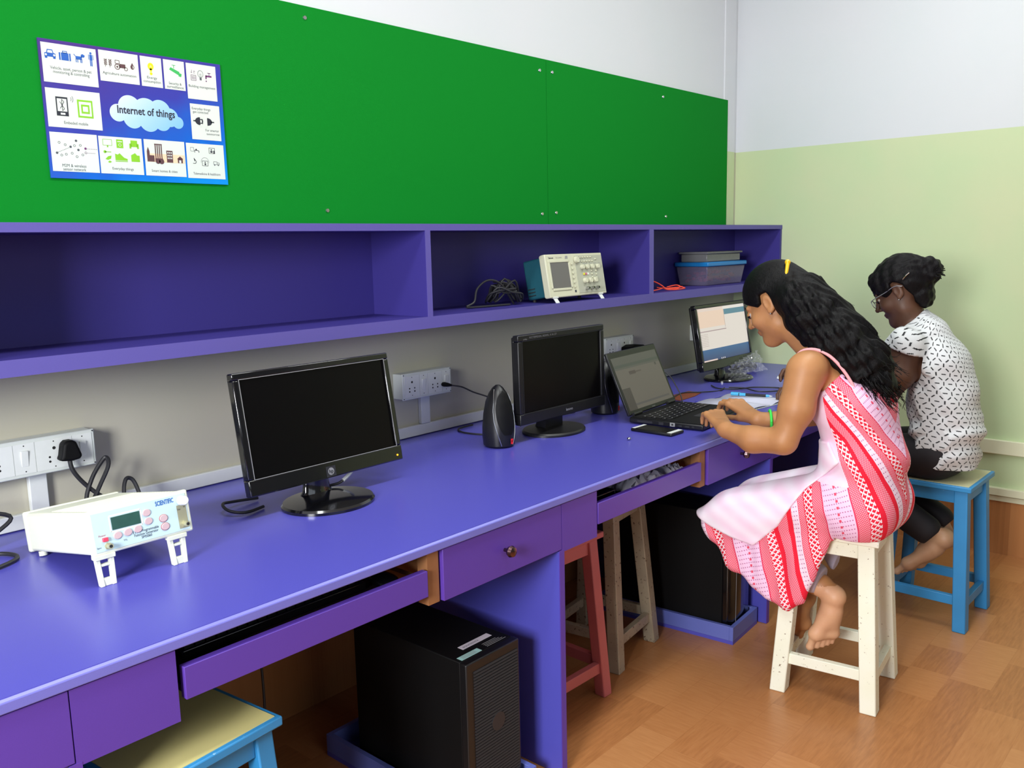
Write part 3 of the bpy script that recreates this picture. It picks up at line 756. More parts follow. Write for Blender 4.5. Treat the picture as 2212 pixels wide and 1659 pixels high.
# plug and cord of the leftmost box
pl = thing('power_plug', 'large black three pin plug with its thick cord in the leftmost socket box', 'plug', (0.773, -0.0495, 0.900))
MB().prism([(-0.019, -0.012), (-0.024, -0.022), (-0.012, -0.024), (0.004, -0.026), (0.018, -0.024), (0.025, -0.018), (0.021, -0.006), (0.014, 0.016), (0.006, 0.020), (-0.006, 0.020), (-0.014, 0.014)], -0.030, 0.0, 'y').build('body', 'matte', pl, 0.006, 3)
MB().tube([(0.0, -0.016, -0.018), (0.002, -0.019, -0.045), (0.018, -0.022, -0.075), (0.042, -0.030, -0.105), (0.066, -0.045, -0.130), (0.085, -0.065, -0.160)], 0.0048, 10).build('cord', 'cable', pl)
cable([(0.800, -0.14, 0.737), (0.790, -0.09, 0.775), (0.812, -0.075, 0.825), (0.842, -0.07, 0.862), (0.850, -0.075, 0.866), (0.846, -0.085, 0.848), (0.822, -0.085, 0.805), (0.795, -0.10, 0.768), (0.775, -0.15, 0.737)], 0.0048,
      'thick black cable looped up behind the signal generator against the wall')
cable([(0.866, -0.12, 0.736), (0.874, -0.09, 0.780), (0.888, -0.075, 0.808), (0.904, -0.075, 0.803), (0.910, -0.09, 0.770), (0.905, -0.12, 0.736)], 0.0048,
      'small black cable loop standing right of the looped cable behind the generator')
cable([(0.45, -0.10, 0.82), (0.55, -0.10, 0.815), (0.63, -0.10, 0.79), (0.60, -0.11, 0.765), (0.52, -0.14, 0.742), (0.46, -0.16, 0.735)], 0.0045,
      'black cable curving beside the left side of the signal generator')
cable([(0.42, -0.14, 0.733), (0.50, -0.17, 0.733), (0.58, -0.15, 0.733), (0.60, -0.21, 0.733), (0.52, -0.25, 0.733), (0.44, -0.235, 0.733)], 0.0042,
      'black cable lying coiled on the worktop at the left edge of the photo')
# plug 2
pl = thing('power_plug', 'small black two pin plug with thin cord in the middle socket box', 'plug', (1.935, -0.0495, 0.887))
MB().lathe([(0.0065, 0), (0.0075, 0.006), (0.0065, 0.020), (0.004, 0.034), (0.0028, 0.040)], 16, T=Matrix.Rotation(PI/2, 4, 'X'), sx=1.3).build('body', 'matte', pl)
MB().tube([(0.0, -0.038, 0.0), (0.03, -0.055, -0.008), (0.075, -0.06, -0.030), (0.12, -0.07, -0.048), (0.155, -0.09, -0.066), (0.185, -0.13, -0.10), (0.19, -0.16, -0.15)], 0.0024, 8).build('cord', 'cable', pl)
ad = thing('power_plug', 'bulky black adapter plug sticking out of the socket box behind the laptop lid', 'plug', (2.985, -0.0495, 0.898))
MB().prism([(-0.05, -0.010), (0.045, -0.012), (0.055, 0.0), (0.045, 0.010), (-0.02, 0.014), (-0.05, 0.006)], -0.05, 0.0, 'y').build('body', 'matte', ad, 0.004)
MB().tube([(0.045, -0.03, -0.005), (0.08, -0.06, -0.04), (0.09, -0.09, -0.10), (0.085, -0.13, -0.155)], 0.002, 8).build('cord', 'cable', ad)

# ------------------------------------------------------------------ monitors
def glow_screen():
    """switched on screen: white windows over a blue desktop"""
    m = bpy.data.materials.new('lit_screen'); m.use_nodes = True; t = NT(m); b = t.n['Principled BSDF']
    b.inputs['Base Color'].default_value = (0.02, 0.02, 0.02, 1); b.inputs['Roughness'].default_value = 0.3
    x, y, z = t.xyz(t.pos())   # local metres from the screen centre
    col = lin((72, 124, 160)); 
    grad = t.ramp(t.m('MULTIPLY', t.m('ADD', z, 0.125), 6.0), [(0.0, lin((58, 62, 96))), (0.5, lin((60, 110, 156))), (1.0, lin((86, 142, 160)))])
    def rect(x0, z0, x1, z1):
        a = t.m('MULTIPLY', t.m('GREATER_THAN', x, x0), t.m('LESS_THAN', x, x1))
        c = t.m('MULTIPLY', t.m('GREATER_THAN', z, z0), t.m('LESS_THAN', z, z1))
        return t.m('MULTIPLY', a, c)
    c = t.mix(rect(-0.22, -0.062, 0.30, 0.075), grad, lin((224, 216, 206)))
    c = t.mix(rect(-0.22, 0.075, 0.015, 0.13), c, lin((226, 208, 196)))
    c = t.mix(rect(0.015, 0.098, 0.30, 0.13), c, lin((228, 222, 214)))
    c = t.mix(rect(0.015, 0.075, 0.30, 0.098), c, lin((88, 132, 148)))
    c = t.mix(rect(-0.22, 0.012, 0.025, 0.016), c, lin((170, 150, 150)))
    c = t.mix(rect(-0.22, 0.030, 0.022, 0.098), c, lin((232, 206, 184)))
    c = t.mix(rect(0.018, 0.020, 0.021, 0.098), c, lin((178, 160, 156)))
    st = t.m('GREATER_THAN', t.m('SINE', t.m('MULTIPLY', z, 900.0)), 0.55)
    nz = t.m('GREATER_THAN', t.noise(t.comb(t.m('MULTIPLY', x, 300.0), 0.0, t.m('MULTIPLY', z, 150.0)), 1.0), 0.45)
    tx = t.m('MULTIPLY', t.m('MULTIPLY', st, nz), rect(-0.205, -0.050, -0.14, 0.008))
    c = t.mix(t.m('MULTIPLY', tx, 0.5), c, lin((140, 110, 110)))
    c = t.mix(rect(-0.20, -0.118, -0.085, -0.106), c, lin((228, 206, 196)))
    for k in range(3): c = t.mix(rect(-0.052+k*0.014, -0.111, -0.046+k*0.014, -0.105), c, lin((220, 214, 214)))
    t.put(b.inputs['Emission Color'], c); b.inputs['Emission Strength'].default_value = 0.95
    return m
def monitor(label, cx, yb, tilt, W, Hh, zb, base_c, base_r, kind):
    g = thing('monitor', label, 'monitor', (cx, yb, ZD))
    T0 = Matrix.Translation((0, 0, zb-ZD)) @ Matrix.Rotation(-tilt, 4, 'X')
    bz, bb = 0.016, 0.038
    if kind == 'square': bz, bb = 0.019, 0.034
    m = MB()
    m.box((-W/2, 0, 0), (W/2, 0.022, bb), T=T0); m.box((-W/2, 0, Hh-bz), (W/2, 0.022, Hh), T=T0)
    m.box((-W/2, 0, bb), (-W/2+bz, 0.022, Hh-bz), T=T0); m.box((W/2-bz, 0, bb), (W/2, 0.022, Hh-bz), T=T0)
    bezel = m.build('bezel', 'gloss' if kind != 'square' else 'black', g, 0.003)
    m = MB().box((-W/2+0.006, 0.0222, 0.006), (W/2-0.006, 0.034, Hh-0.006), T=T0)
    m.hexa(*[[T0 @ Vector(p) for p in q] for q in ([(-W*0.32, 0.034, 0.04), (W*0.32, 0.034, 0.04), (W*0.26, 0.060, 0.06), (-W*0.26, 0.060, 0.06)],
             [(-W*0.32, 0.034, Hh-0.05), (W*0.32, 0.034, Hh-0.05), (W*0.26, 0.060, Hh-0.08), (-W*0.26, 0.060, Hh-0.08)])])
    m.build('back_housing', 'black', g, 0.004)
    # the picture area in its own local frame for the lit screen
    sm = MB().box((-W/2+bz, -0.001, -(Hh-bz-bb)/2), (W/2-bz, 0.001, (Hh-bz-bb)/2))
    so = sm.build('screen', 'screen_off' if kind != 'lit' else glow_screen(), g, smooth=0)
    so.matrix_local = T0 @ Matrix.Translation((0, 0.0065, bb+(Hh-bz-bb)/2))
    fr = MB()
    t = 0.0012
    x0, x1, z0, z1 = -W/2+bz, W/2-bz, bb, Hh-bz
    for lo, hi in (((x0-t, -0.0006, z0-t), (x1+t, 0.0, z0)), ((x0-t, -0.0006, z1), (x1+t, 0.0, z1+t)), ((x0-t, -0.0006, z0), (x0, 0.0, z1)), ((x1, -0.0006, z0), (x1+t, 0.0, z1))):
        fr.box(lo, hi, T=T0)
    fr.build('screen_lip', 'grey' if kind == 'hp' else 'dark', bezel)
    bx, by = base_c[0]-cx, base_c[1]-yb
    sx = 1.0
    MB().lathe([(base_r, 0.0), (base_r*1.0, 0.006), (base_r*0.96, 0.011), (base_r*0.5, 0.016), (base_r*0.2, 0.018)], 48,
               T=Matrix.Translation((bx, by, 0.0003)), sx=1.06, sy=0.86 if kind != 'hp' else 0.92).build('base', 'gloss' if kind != 'square' else 'black', g)
    nk = MB()
    if kind == 'square':
        nk.hexa([(bx-0.045, by+0.0, 0.012), (bx+0.045, by+0.0, 0.012), (bx+0.035, by+0.05, 0.012), (bx-0.035, by+0.05, 0.012)],
                [(bx-0.03, 0.034, zb-ZD+0.07), (bx+0.03, 0.034, zb-ZD+0.07), (bx+0.03, 0.058, zb-ZD+0.07), (bx-0.03, 0.058, zb-ZD+0.07)])
    else:
        nk.lathe([(0.042, 0.010), (0.034, 0.022), (0.031, 0.045), (0.032, 0.085)], 24, T=Matrix.Translation((bx*0.7, 0.045, 0)), sx=1.15, sy=0.5)
    nk.build('neck', 'gloss' if kind != 'square' else 'black', g)
    return g, bezel, T0
M['logo'] = mat('silver_logo', (150, 150, 156), 0.3, metal=0.3)
g, bz, T0 = monitor('large glossy black monitor switched off at the left of the desk', 1.2485, -0.373, 0.17, 0.446, 0.277, 0.783, (1.222, -0.385), 0.108, 'hp')
lg = MB(); F = Flat(lg, (-0.004, -0.0002, 0.015), (1, 0, 0), (0, 0, 1), (0, -1, 0), 0.0003)
F.rect(-0.014, -0.0125, 0.014, 0.0125, 1, 1); F.disc(0, 0, 0.0088, 0, 2, n=30); F.text('hp', 0, 0.0, 0.013, 1, 3, bold=True)
o = lg.build('logo', ['logo', 'dark'], bz, smooth=0); o.matrix_local = T0
M['led_amber'] = mat('amber_led', (255, 150, 20), 0.3, emit=(255, 140, 10), es=6.0)
M['led_white'] = mat('white_led', (255, 255, 255), 0.3, emit=(255, 255, 255), es=6.0)
MB().ball((0.205, -0.001, 0.014), 0.0022, 10, T=T0).build('power_light', 'led_amber', g)
cb = MB().tube([(-0.02, 0.03, 0.022), (0.02, 0.055, 0.018), (0.05, 0.05, 0.02), (0.062, 0.045, 0.026)], 0.0035, 8)
cb.build('cord', 'cable', g)
MB().tube([(0.062, 0.045, 0.026), (0.086, 0.045, 0.040), (0.100, 0.045, 0.058)], 0.0045, 8).build('cord_sleeve', 'white', g)
M['handwriting'] = mat('faded_handwriting', (120, 120, 124), 0.5)
g, bz, T0 = monitor('squarish black monitor switched off between the egg shaped speakers', 2.169, -0.360, 0.02, 0.434, 0.271, 0.784, (2.165, -0.315), 0.108, 'square')
lg = MB(); F = Flat(lg, (0, -0.0002, 0), (1, 0, 0), (0, 0, 1), (0, -1, 0), 0.0003)
F.text('lenovo', 0.02, 0.017, 0.013, 0, 1, bold=True); F.text('L1900p', -0.185, 0.258, 0.006, 0, 1)
F.text('KCTEPD3X, RD0%, V A 27', -0.10, 0.2615, 0.008, 1, 1, w=0.13)
o = lg.build('logo', ['logo', 'handwriting'], bz, smooth=0); o.matrix_local = T0
g, bz, T0 = monitor('switched on black monitor showing a blue desktop by the far corner', 3.446, -0.265, 0.17, 0.452, 0.277, 0.783, (3.44, -0.262), 0.115, 'lit')
MB().ball((0.208, -0.001, 0.013), 0.0022, 10, T=T0).build('power_light', 'led_white', g)
# clear wrapping film still hanging round the third monitor
mf = bpy.data.materials.new('clear_film'); mf.use_nodes = True; t = NT(mf); b = t.n['Principled BSDF']
b.inputs['Base Color'].default_value = (0.9, 0.92, 0.95, 1); b.inputs['Roughness'].default_value = 0.15
n = t.noise(t.pos(), 60.0, 4.0, 0.7)
t.put(b.inputs['Alpha'], t.m('MULTIPLY_ADD', t.m('POWER', n, 3.0), 1.3, 0.02)); t.put(b.inputs['Normal'], t.bump(n, 0.8, 0.004))
M['film'] = mf
rnd = random.Random(11); vs = []; fs = []; nx, nz_ = 22, 12
for i in range(nx+1):
    for j in range(nz_+1):
        uu, vv = i/nx, j/nz_
        vs.append((-0.02+uu*0.26, -0.012-0.045*(1-vv)*uu+0.008*math.sin(i*1.9+j)+0.004*rnd.random(), 0.012+vv*0.085*(0.55+0.45*uu)+0.004*rnd.random()))
for i in range(nx):
    for j in range(nz_):
        a = i*(nz_+1)+j; fs.append((a, a+nz_+1, a+nz_+2, a+1))
MB().add(vs, fs).build('wrapping_film', 'film', g, smooth=20)

# ------------------------------------------------------------------ speakers
def speaker(label, loc, rz):
    g = thing('speaker', label, 'speaker', loc, rz, group=None)
    # egg with flat foot: lathe squashed, front half faces -y
    prof = [(0.040, 0.0), (0.046, 0.006), (0.0485, 0.03), (0.048, 0.06), (0.044, 0.10), (0.037, 0.135), (0.027, 0.160), (0.016, 0.176), (0.006, 0.184)]
    MB().lathe(prof, 40, sx=1.0, sy=1.05).build('shell', 'black', g)
    gm = MB(); n = 26; vs = []; fs = []
    for i in range(n+1):
        for j in range(9):
            zz = 0.040+0.130*i/n; hw = 0.031*math.sqrt(max(0.0, 1-((zz-0.100)/0.0655)**2))
            r = np.interp(zz, [p[1] for p in prof], [p[0] for p in prof])
            x = hw*(j/4-1); a = math.asin(max(-1, min(1, x/r)))
            vs.append((x, -1.05*(r*math.cos(a))-0.0016, zz))
    for i in range(n):
        for j in range(8):
            a = i*9+j; fs.append((a, a+1, a+10, a+9))
    o = MB().add(vs, fs).build('grille', 'matte', g, smooth=60)
    tb = MB()
    for s in (-1, 1):
        pts = []
        for k in range(12):
            zz = 0.008+0.165*k/11; r = np.interp(zz, [p[1] for p in prof], [p[0] for p in prof])
            a = math.asin(min(0.95, 0.036/r*(0.55+0.45*math.sin(PI*k/11)) if r > 0.01 else 0.5))
            pts.append((s*r*math.sin(a)*1.005, -1.055*r*math.cos(a), zz))
        tb.tube(pts, 0.0012, 6, r1=0.0007)
    tb.build('trim_line', 'metal', g)
    bd = MB(); Fb = Flat(bd, (0.012, -0.0512, 0.020), (1, 0, 0), (0, 0, 1), (0, -1, 0), 0.0003)
    Fb.rect(-0.004, -0.008, 0.004, 0.008, 0, 1); Fb.text('8', 0, 0, 0.010, 1, 2)
    bd.build('badge', ['red', 'matte'], g, smooth=0)
    return g
M['red'] = mat('red_print', (214, 30, 40), 0.4)
speaker('egg shaped black speaker standing in front of the middle socket box', (1.905, -0.312, ZD+0.0003), math.radians(-14))
speaker('egg shaped black speaker half hidden behind the open laptop', (2.505, -0.272, ZD+0.0003), math.radians(4))

# ------------------------------------------------------------------ laptop, phone, notebook and small things on the desk
lp = thing('laptop', 'open black laptop with its screen on in front of the typing girl', 'laptop', (2.3985, -0.447, ZD+0.0005), math.radians(5))
LW, LD, LH = 0.345, 0.262, 0.026
MB().box((0, -LD, 0.003), (LW, 0, LH*0.8)).build('base', 'black', lp, 0.004)
dk = MB().box((0.002, -LD+0.002, LH*0.8), (LW-0.002, -0.004, LH*0.8+0.0015)).build('palm_rest', 'matte', lp)
ky = MB()
for r in range(6):
    for c in range(17):
        x0 = 0.020+c*0.0182; y0 = -0.052-r*0.0178
        ky.box((x0, y0, LH*0.8+0.0015), (x0+0.0155, y0+0.015, LH*0.8+0.0042))
        if (r*17+c) % 2 == 0: ky.box((x0+0.004, y0+0.005, LH*0.8+0.0042), (x0+0.008, y0+0.009, LH*0.8+0.0045), 1)
ky.build('keyboard', ['black', 'grey'], lp)
MB().box((0.115, -0.235, LH*0.8+0.0015), (0.205, -0.175, LH*0.8+0.0020)).build('touchpad', 'dark', lp)
pt = MB()
for y0, y1, z0, z1, mi in ((-0.165, -0.148, 0.006, 0.018, 0), (-0.125, -0.108, 0.007, 0.016, 1), (-0.215, -0.200, 0.008, 0.013, 1), (-0.190, -0.178, 0.008, 0.013, 1), (-0.232, -0.224, 0.009, 0.013, 1), (-0.085, -0.030, 0.008, 0.015, 1)):
    pt.box((-0.0012, y0, z0), (0.0003, y1, z1), mi)
pt.box((-0.0016, -0.160, 0.009), (-0.0012, -0.153, 0.015), 2)
pt.build('side_ports', ['grey', 'dark', 'holes'], lp)
Tl = Matrix.Translation((0, -0.002, LH*0.8+0.004)) @ Matrix.Rotation(-math.radians(24), 4, 'X')
LL = 0.222
lid = MB().box((0, 0.0, 0), (LW, 0.010, LL), T=Tl).build('lid', 'black', lp, 0.003)
hg = MB().cyl((0.02, -0.004, LH*0.8+0.006), (0.075, -0.004, LH*0.8+0.006), 0.006, n=12).cyl((LW-0.075, -0.004, LH*0.8+0.006), (LW-0.02, -0.004, LH*0.8+0.006), 0.006, n=12)
hg.build('hinges', 'black', lp)
def lap_screen():
    m = bpy.data.materials.new('dim_lit_screen'); m.use_nodes = True; t = NT(m); b = t.n['Principled BSDF']
    b.inputs['Base Color'].default_value = (0.02, 0.02, 0.02, 1); b.inputs['Roughness'].default_value = 0.35
    x, y, z = t.xyz(t.pos())
    def rect(x0, z0, x1, z1):
        a = t.m('MULTIPLY', t.m('GREATER_THAN', x, x0), t.m('LESS_THAN', x, x1))
        return t.m('MULTIPLY', a, t.m('MULTIPLY', t.m('GREATER_THAN', z, z0), t.m('LESS_THAN', z, z1)))
    c = t.mix(rect(-9, 0.045, 9, 9), lin((104, 96, 88)), lin((84, 82, 76)))
    c = t.mix(rect(-9, 0.052, 9, 0.062), c, lin((66, 72, 66)))
    c = t.mix(rect(-0.075, 0.022, -0.03, 0.034), c, lin((70, 54, 54)))
    c = t.mix(rect(-0.03, 0.026, 0.01, 0.030), c, lin((78, 62, 60)))
    c = t.mix(rect(0.118, 0.034, 0.130, 0.044), c, lin((60, 56, 54)))
    c = t.mix(rect(-9, -0.085, 0.14, -0.078), c, lin((82, 76, 78)))
    c = t.mix(rect(-9, -0.9, -0.105, -0.02), c, lin((62, 50, 50)))
    t.put(b.inputs['Emission Color'], c); b.inputs['Emission Strength'].default_value = 0.62
    return m
so = MB().box((-LW/2+0.014, -0.0008, -LL/2+0.014), (LW/2-0.014, 0.0004, LL/2-0.022)).build('screen', lap_screen(), lp, smooth=0)
so.matrix_local = Tl @ Matrix.Translation((LW/2, 0.0, LL/2))
lt = MB(); F = Flat(lt, (0, -0.0006, 0), (1, 0, 0), (0, 0, 1), (0, -1, 0)); F.text('lenovo', 0.175, 0.007, 0.008, 0, 1)
o = lt.build('logo', 'logo', lid, smooth=0); o.matrix_local = Tl
MB().tube([(LW-0.002, -0.03, 0.012), (LW+0.03, -0.0, 0.05), (LW+0.015, 0.05, 0.12), (LW-0.01, 0.09, 0.03), (LW+0.02, 0.12, 0.006)], 0.0022, 8).build('cord', 'cable', lp)
ph = thing('smartphone', 'black smartphone with white ends lying on the desk beside the laptop', 'phone', (2.338, -0.592, ZD+0.0004), math.radians(-1))
MB().box((-0.037, -0.076, 0), (0.037, 0.076, 0.010)).build('body', 'black', ph, 0.004)
MB().box((-0.033, -0.056, 0.0101), (0.033, 0.060, 0.0106)).build('screen', 'screen_off', ph)
MB().box((-0.033, 0.0605, 0.0101), (0.033, 0.072, 0.0106)).build('white_end', 'white', ph)
MB().box((-0.033, -0.072, 0.0101), (0.033, -0.0565, 0.0106)).build('white_end', 'white', ph)
def paper_mat():
    m = bpy.data.materials.new('ruled_paper'); m.use_nodes = True; t = NT(m); b = t.n['Principled BSDF']
    x, y, z = t.xyz(t.pos())
    s = t.m('GREATER_THAN', t.m('SINE', t.m('MULTIPLY', x, 2*PI/0.007)), 0.9)
    t.put(b.inputs['Base Color'], t.mix(t.m('MULTIPLY', s, 0.5), lin((214, 214, 232)), lin((150, 170, 214)))); b.inputs['Roughness'].default_value = 0.7
    return m
M['paper'] = paper_mat()
nb = thing('notebook', 'open ruled notebook curving up at its fold on the desk right of the laptop', 'notebook', (2.955, -0.575, ZD+0.0006), math.radians(-7))
MB().box((-0.150, -0.115, 0.0), (0.150, 0.115, 0.0022)).build('cover', 'p_white', nb)
vs = []; fs = []
def page(x0, x1, name, h):
    vs = []; fs = []; n = 12
    for i in range(n+1):
        tt = i/n; x = x0+(x1-x0)*tt; z = 0.0026+h*math.sin(PI*min(1, (1-tt)*1.1))*(1-tt)**0.5
        for y in (-0.112, 0.112): vs.append((x, y, z))
    for i in range(n): a = i*2; fs.append((a, a+2, a+3, a+1))
    o = MB().add(vs, fs).build(name, 'paper', nb, smooth=60)
    s = o.modifiers.new('solid', 'SOLIDIFY'); s.thickness = 0.0015; s.offset = -1
page(0.0, 0.146, 'right_page', 0.012); page(0.0, -0.146, 'left_page', 0.006)
pn = thing('pen', 'light blue and black pen lying on the open notebook', 'pen', (3.018, -0.575, ZD+0.0195), math.radians(-77))
pm = MB().cyl((-0.075, 0, 0), (-0.020, 0, 0), 0.0058, n=14, mi=0).cyl((-0.020, 0, 0), (0.055, 0, 0), 0.0052, n=14, mi=1).cyl((0.055, 0, 0), (0.068, 0, 0), 0.0054, 0.004, n=14, mi=0).cyl((0.068, 0, 0), (0.078, 0, 0), 0.0028, 0.0008, n=10, mi=2)
pm.cyl((-0.046, 0, 0), (-0.043, 0, 0), 0.0060, n=14, mi=1)
M['cyan'] = mat('cyan_plastic', (70, 176, 224), 0.35)
pm.build('barrel', ['cyan', 'black', 'white'], pn); MB().box((-0.074, -0.0015, 0.0055), (-0.040, 0.0015, 0.0075)).build('clip', 'cyan', pn)
o = MB().box((-0.02, -0.012, 0), (0.02, 0.012, 0.011)).build('eraser', 'white', None, 0.003, loc=(3.555, -0.445, ZD+0.0004)); o.rotation_euler = (0, 0, 0.3)
tag(o, 'small white eraser on the far end of the worktop', 'eraser')
o = MB().ball((0, 0, 0.0045), (0.006, 0.006, 0.0045), 12).build('metal_bead', 'metal', None, loc=(2.19, -0.585, ZD+0.0002))
tag(o, 'tiny shiny metal bead lying on the bare desk near the phone', 'bead')
M['card'] = mat('brown_card', (128, 66, 40), 0.6, nz=0.1)
o = MB().prism([(-0.10, -0.035), (0.02, -0.030), (0.10, -0.012), (0.10, 0.045), (-0.10, 0.05)], 0, 0.0025, 'z').build('brown_card', 'card', None, loc=(2.955, -0.335, ZD+0.0004))
tag(o, 'flat brown card lying on the desk behind the right side of the laptop', 'card')
o = MB().prism([(-0.13, -0.04), (0.06, -0.05), (0.11, -0.02), (0.12, 0.03), (0.02, 0.028), (-0.06, 0.012), (-0.13, -0.02)], 0, 0.003, 'z').build('folder', 'lamtop', None, 0.001, loc=(3.0, -0.405, ZD+0.0004))
tag(o, 'purple folder with a curved pale edge between laptop and monitor cables', 'folder')
# cables on the desk
cable([(2.865, -0.33, ZD+0.006), (2.99, -0.30, ZD+0.005), (3.05, -0.36, ZD+0.006), (3.12, -0.39, ZD+0.004), (3.20, -0.37, ZD+0.0035)], 0.0026, 'thin black cable crossing the brown card behind the laptop')
cable([(3.22, -0.30, ZD+0.004), (3.17, -0.36, ZD+0.004), (3.20, -0.43, ZD+0.004), (3.27, -0.46, ZD+0.004), (3.31, -0.55, ZD+0.004), (3.25, -0.58, ZD+0.004), (3.19, -0.52, ZD+0.004), (3.21, -0.45, ZD+0.0085), (3.18, -0.40, ZD+0.010)], 0.0026, 'thin black cable looped on the desk in front of the switched on monitor')
def cable_bundle(label, loc, n, R, r, seed, zh=0.04, name='cable_bundle', mt='cable', sq=0.6):
    g = thing(name, label, 'cables', loc); rnd = random.Random(seed)
    for k in range(n):
        pts = []; a0 = rnd.random()*6.28; rr = R*(0.55+0.45*rnd.random()); tl = rnd.random()*0.8
        for i in range(9):
            a = a0+i*0.72; z = r+zh*abs(math.sin(a*1.0+tl))*rnd.uniform(0.4, 1.0)
            pts.append((rr*math.cos(a)*rnd.uniform(.85, 1.1), rr*sq*math.sin(a)*rnd.uniform(.8, 1.1), z))
        MB().tube(pts, r, 7, smooth=4).build('cable', mt, g)
    return g
cable_bundle('tangle of black cables on the desk at the right foot of the switched on monitor', (3.70, -0.205, ZD+0.0003), 6, 0.085, 0.0034, 3)
cable([(2.07, -0.045, ZD+0.004), (2.00, -0.050, ZD+0.004), (1.965, -0.10, ZD+0.004), (1.975, -0.17, ZD+0.004), (2.02, -0.20, ZD+0.004), (2.10, -0.20, ZD+0.004)], 0.0028, 'black cable looping on the desk behind the left speaker')
cable([(2.00, -0.27, ZD+0.004), (2.04, -0.22, ZD+0.004), (2.12, -0.17, ZD+0.004), (2.22, -0.14, ZD+0.004), (2.33, -0.17, ZD+0.004), (2.44, -0.19, ZD+0.004)], 0.0028, 'black cable running behind the second monitor between the two speakers')
cable([(2.35, -0.10, ZD+0.004), (2.44, -0.12, ZD+0.004), (2.50, -0.16, ZD+0.004), (2.56, -0.13, ZD+0.004), (2.70, -0.10, ZD+0.004)], 0.0028, 'black cable on the desk behind the right speaker')
cable([(1.10, -0.300, ZD+0.005), (1.045, -0.315, ZD+0.007), (1.015, -0.295, ZD+0.014), (1.020, -0.260, ZD+0.022), (1.06, -0.235, ZD+0.014), (1.13, -0.23, ZD+0.006)], 0.0036, 'short black cable loop at the lower left corner of the large monitor')

# ------------------------------------------------------------------ function generator
M['fg_body'] = mat('pale_cream_housing', (232, 236, 214), 0.4, nz=0.02)
M['fg_face'] = mat('pale_blue_front_panel', (196, 222, 226), 0.4, nz=0.03)
M['lcd'] = mat('green_lcd', (44, 84, 74), 0.25, nz=0.2, nscale=50)
M['key'] = mat('pink_grey_key', (206, 178, 180), 0.5, nz=0.04); M['keyring'] = mat('red_print_ring', (176, 84, 88), 0.5)
M['bluetxt'] = mat('blue_lettering', (50, 110, 186), 0.4); M['brass'] = mat('pale_brass', (206, 204, 170), 0.3, metal=0.6)
M['redsw'] = mat('red_rocker', (232, 70, 96), 0.35)
fg = thing('function_generator', 'cream bench function generator with a small lcd tilted up on its front feet', 'function generator', (0.7285, -0.487, ZD), group=None)
GW, GD, GH = 0.190, 0.315, 0.078
Tg = Matrix.Translation((0, 0.0, 0.060)) @ Matrix.Rotation(-math.radians(10.6), 4, 'X')
MB().box((-GW/2, 0.012, 0), (GW/2, GD-0.014, GH), T=Tg).build('housing', 'fg_body', fg, 0.006, 3)
MB().box((-GW/2-0.002, 0.0, -0.002), (GW/2+0.002, 0.0118, GH+0.002), T=Tg).build('front_frame', 'fg_body', fg, 0.004, 3)
MB().box((-GW/2-0.002, GD-0.0138, -0.002), (GW/2+0.002, GD, GH+0.002), T=Tg).build('rear_frame', 'fg_body', fg, 0.004, 3)
tp = MB()
for k in range(16): tp.box((-GW/2+0.014, 0.03+k*0.011, GH), (GW/2-0.014, 0.034+k*0.011, GH+0.0008), T=Tg)
tp.build('vent_ribs', 'fg_body', fg)
fp = MB().box((-GW/2+0.005, -0.0012, 0.004), (GW/2-0.005, -0.0002, GH-0.004))
F = Flat(fp, (0, -0.0012, GH/2), (1, 0, 0), (0, 0, 1), (0, -1, 0), 0.0003)
hx = lambda c: -GW/2+c*GW
F.frame(hx(.19), -.004, hx(.50), .025, .003, 2); 
F.text('SCIENTIFIC', hx(.75), .0262, .0125, 3, 2, w=.036, bold=True)
F.text('3 MHz Programmable', hx(.52), -.0155, .0075, 4, 2, w=.050); F.text('Function Generator', hx(.52), -.0215, .0075, 4, 2, w=.046); F.text('SM5060', hx(.52), -.0275, .007, 4, 2, w=.020)
F.text('Power', hx(.10), -.0065, .005, 5, 2, w=.013); F.text('TTL', hx(.31), -.0245, .0045, 4, 2); F.text('Sync', hx(.055), -.027, .0045, 4, 2)
F.rect(hx(.865), -.031, hx(.965), .014, 6, 1); F.text('Out', hx(.885), .006, .004, 4, 2); F.text('50', hx(.945), .009, .004, 4, 2)
o = fp.build('front_panel', ['fg_face', 'grey', 'white', 'bluetxt', 'ink', 'keyring', 'brass'], fg, smooth=0); o.matrix_local = Tg
MB().box((hx(.205), -0.0022, GH/2-.001), (hx(.485), -0.0008, GH/2+.022), T=Tg).build('lcd_display', 'lcd', fg, smooth=0)
for cx, cz, rg in ((.245, -.0125, 0), (.345, -.0115, 0), (.445, -.0105, 0), (.555, .0150, 0), (.560, -.0010, 0), (.715, -.0030, 1), (.720, -.0190, 1)):
    k = MB(); z0 = GH/2+cz
    k.lathe([(0.0078, 0.0), (0.0078, 0.0016), (0.0068, 0.0024)], 24, T=Tg @ Matrix.Translation((hx(cx), -0.0010, z0)) @ Matrix.Rotation(PI/2, 4, 'X'), sy=0.86)
    if rg: k.lathe([(0.0086, 0.0), (0.0086, 0.0010), (0.0080, 0.0012)], 24, 1, T=Tg @ Matrix.Translation((hx(cx), -0.0008, z0)) @ Matrix.Rotation(PI/2, 4, 'X'), sy=0.86)
    k.build('key', ['key', 'keyring'], fg)
MB().cyl((hx(.925), -0.002, GH/2+.022), (hx(.925), -0.016, GH/2+.022), 0.0098, 0.0088, 28, T=Tg).build('rotary_knob', 'white', fg, 0.001)
MB().box((hx(.095), -0.0065, GH/2-.018), (hx(.145), -0.001, GH/2-.0105), T=Tg).build('power_switch', 'redsw', fg, 0.001)
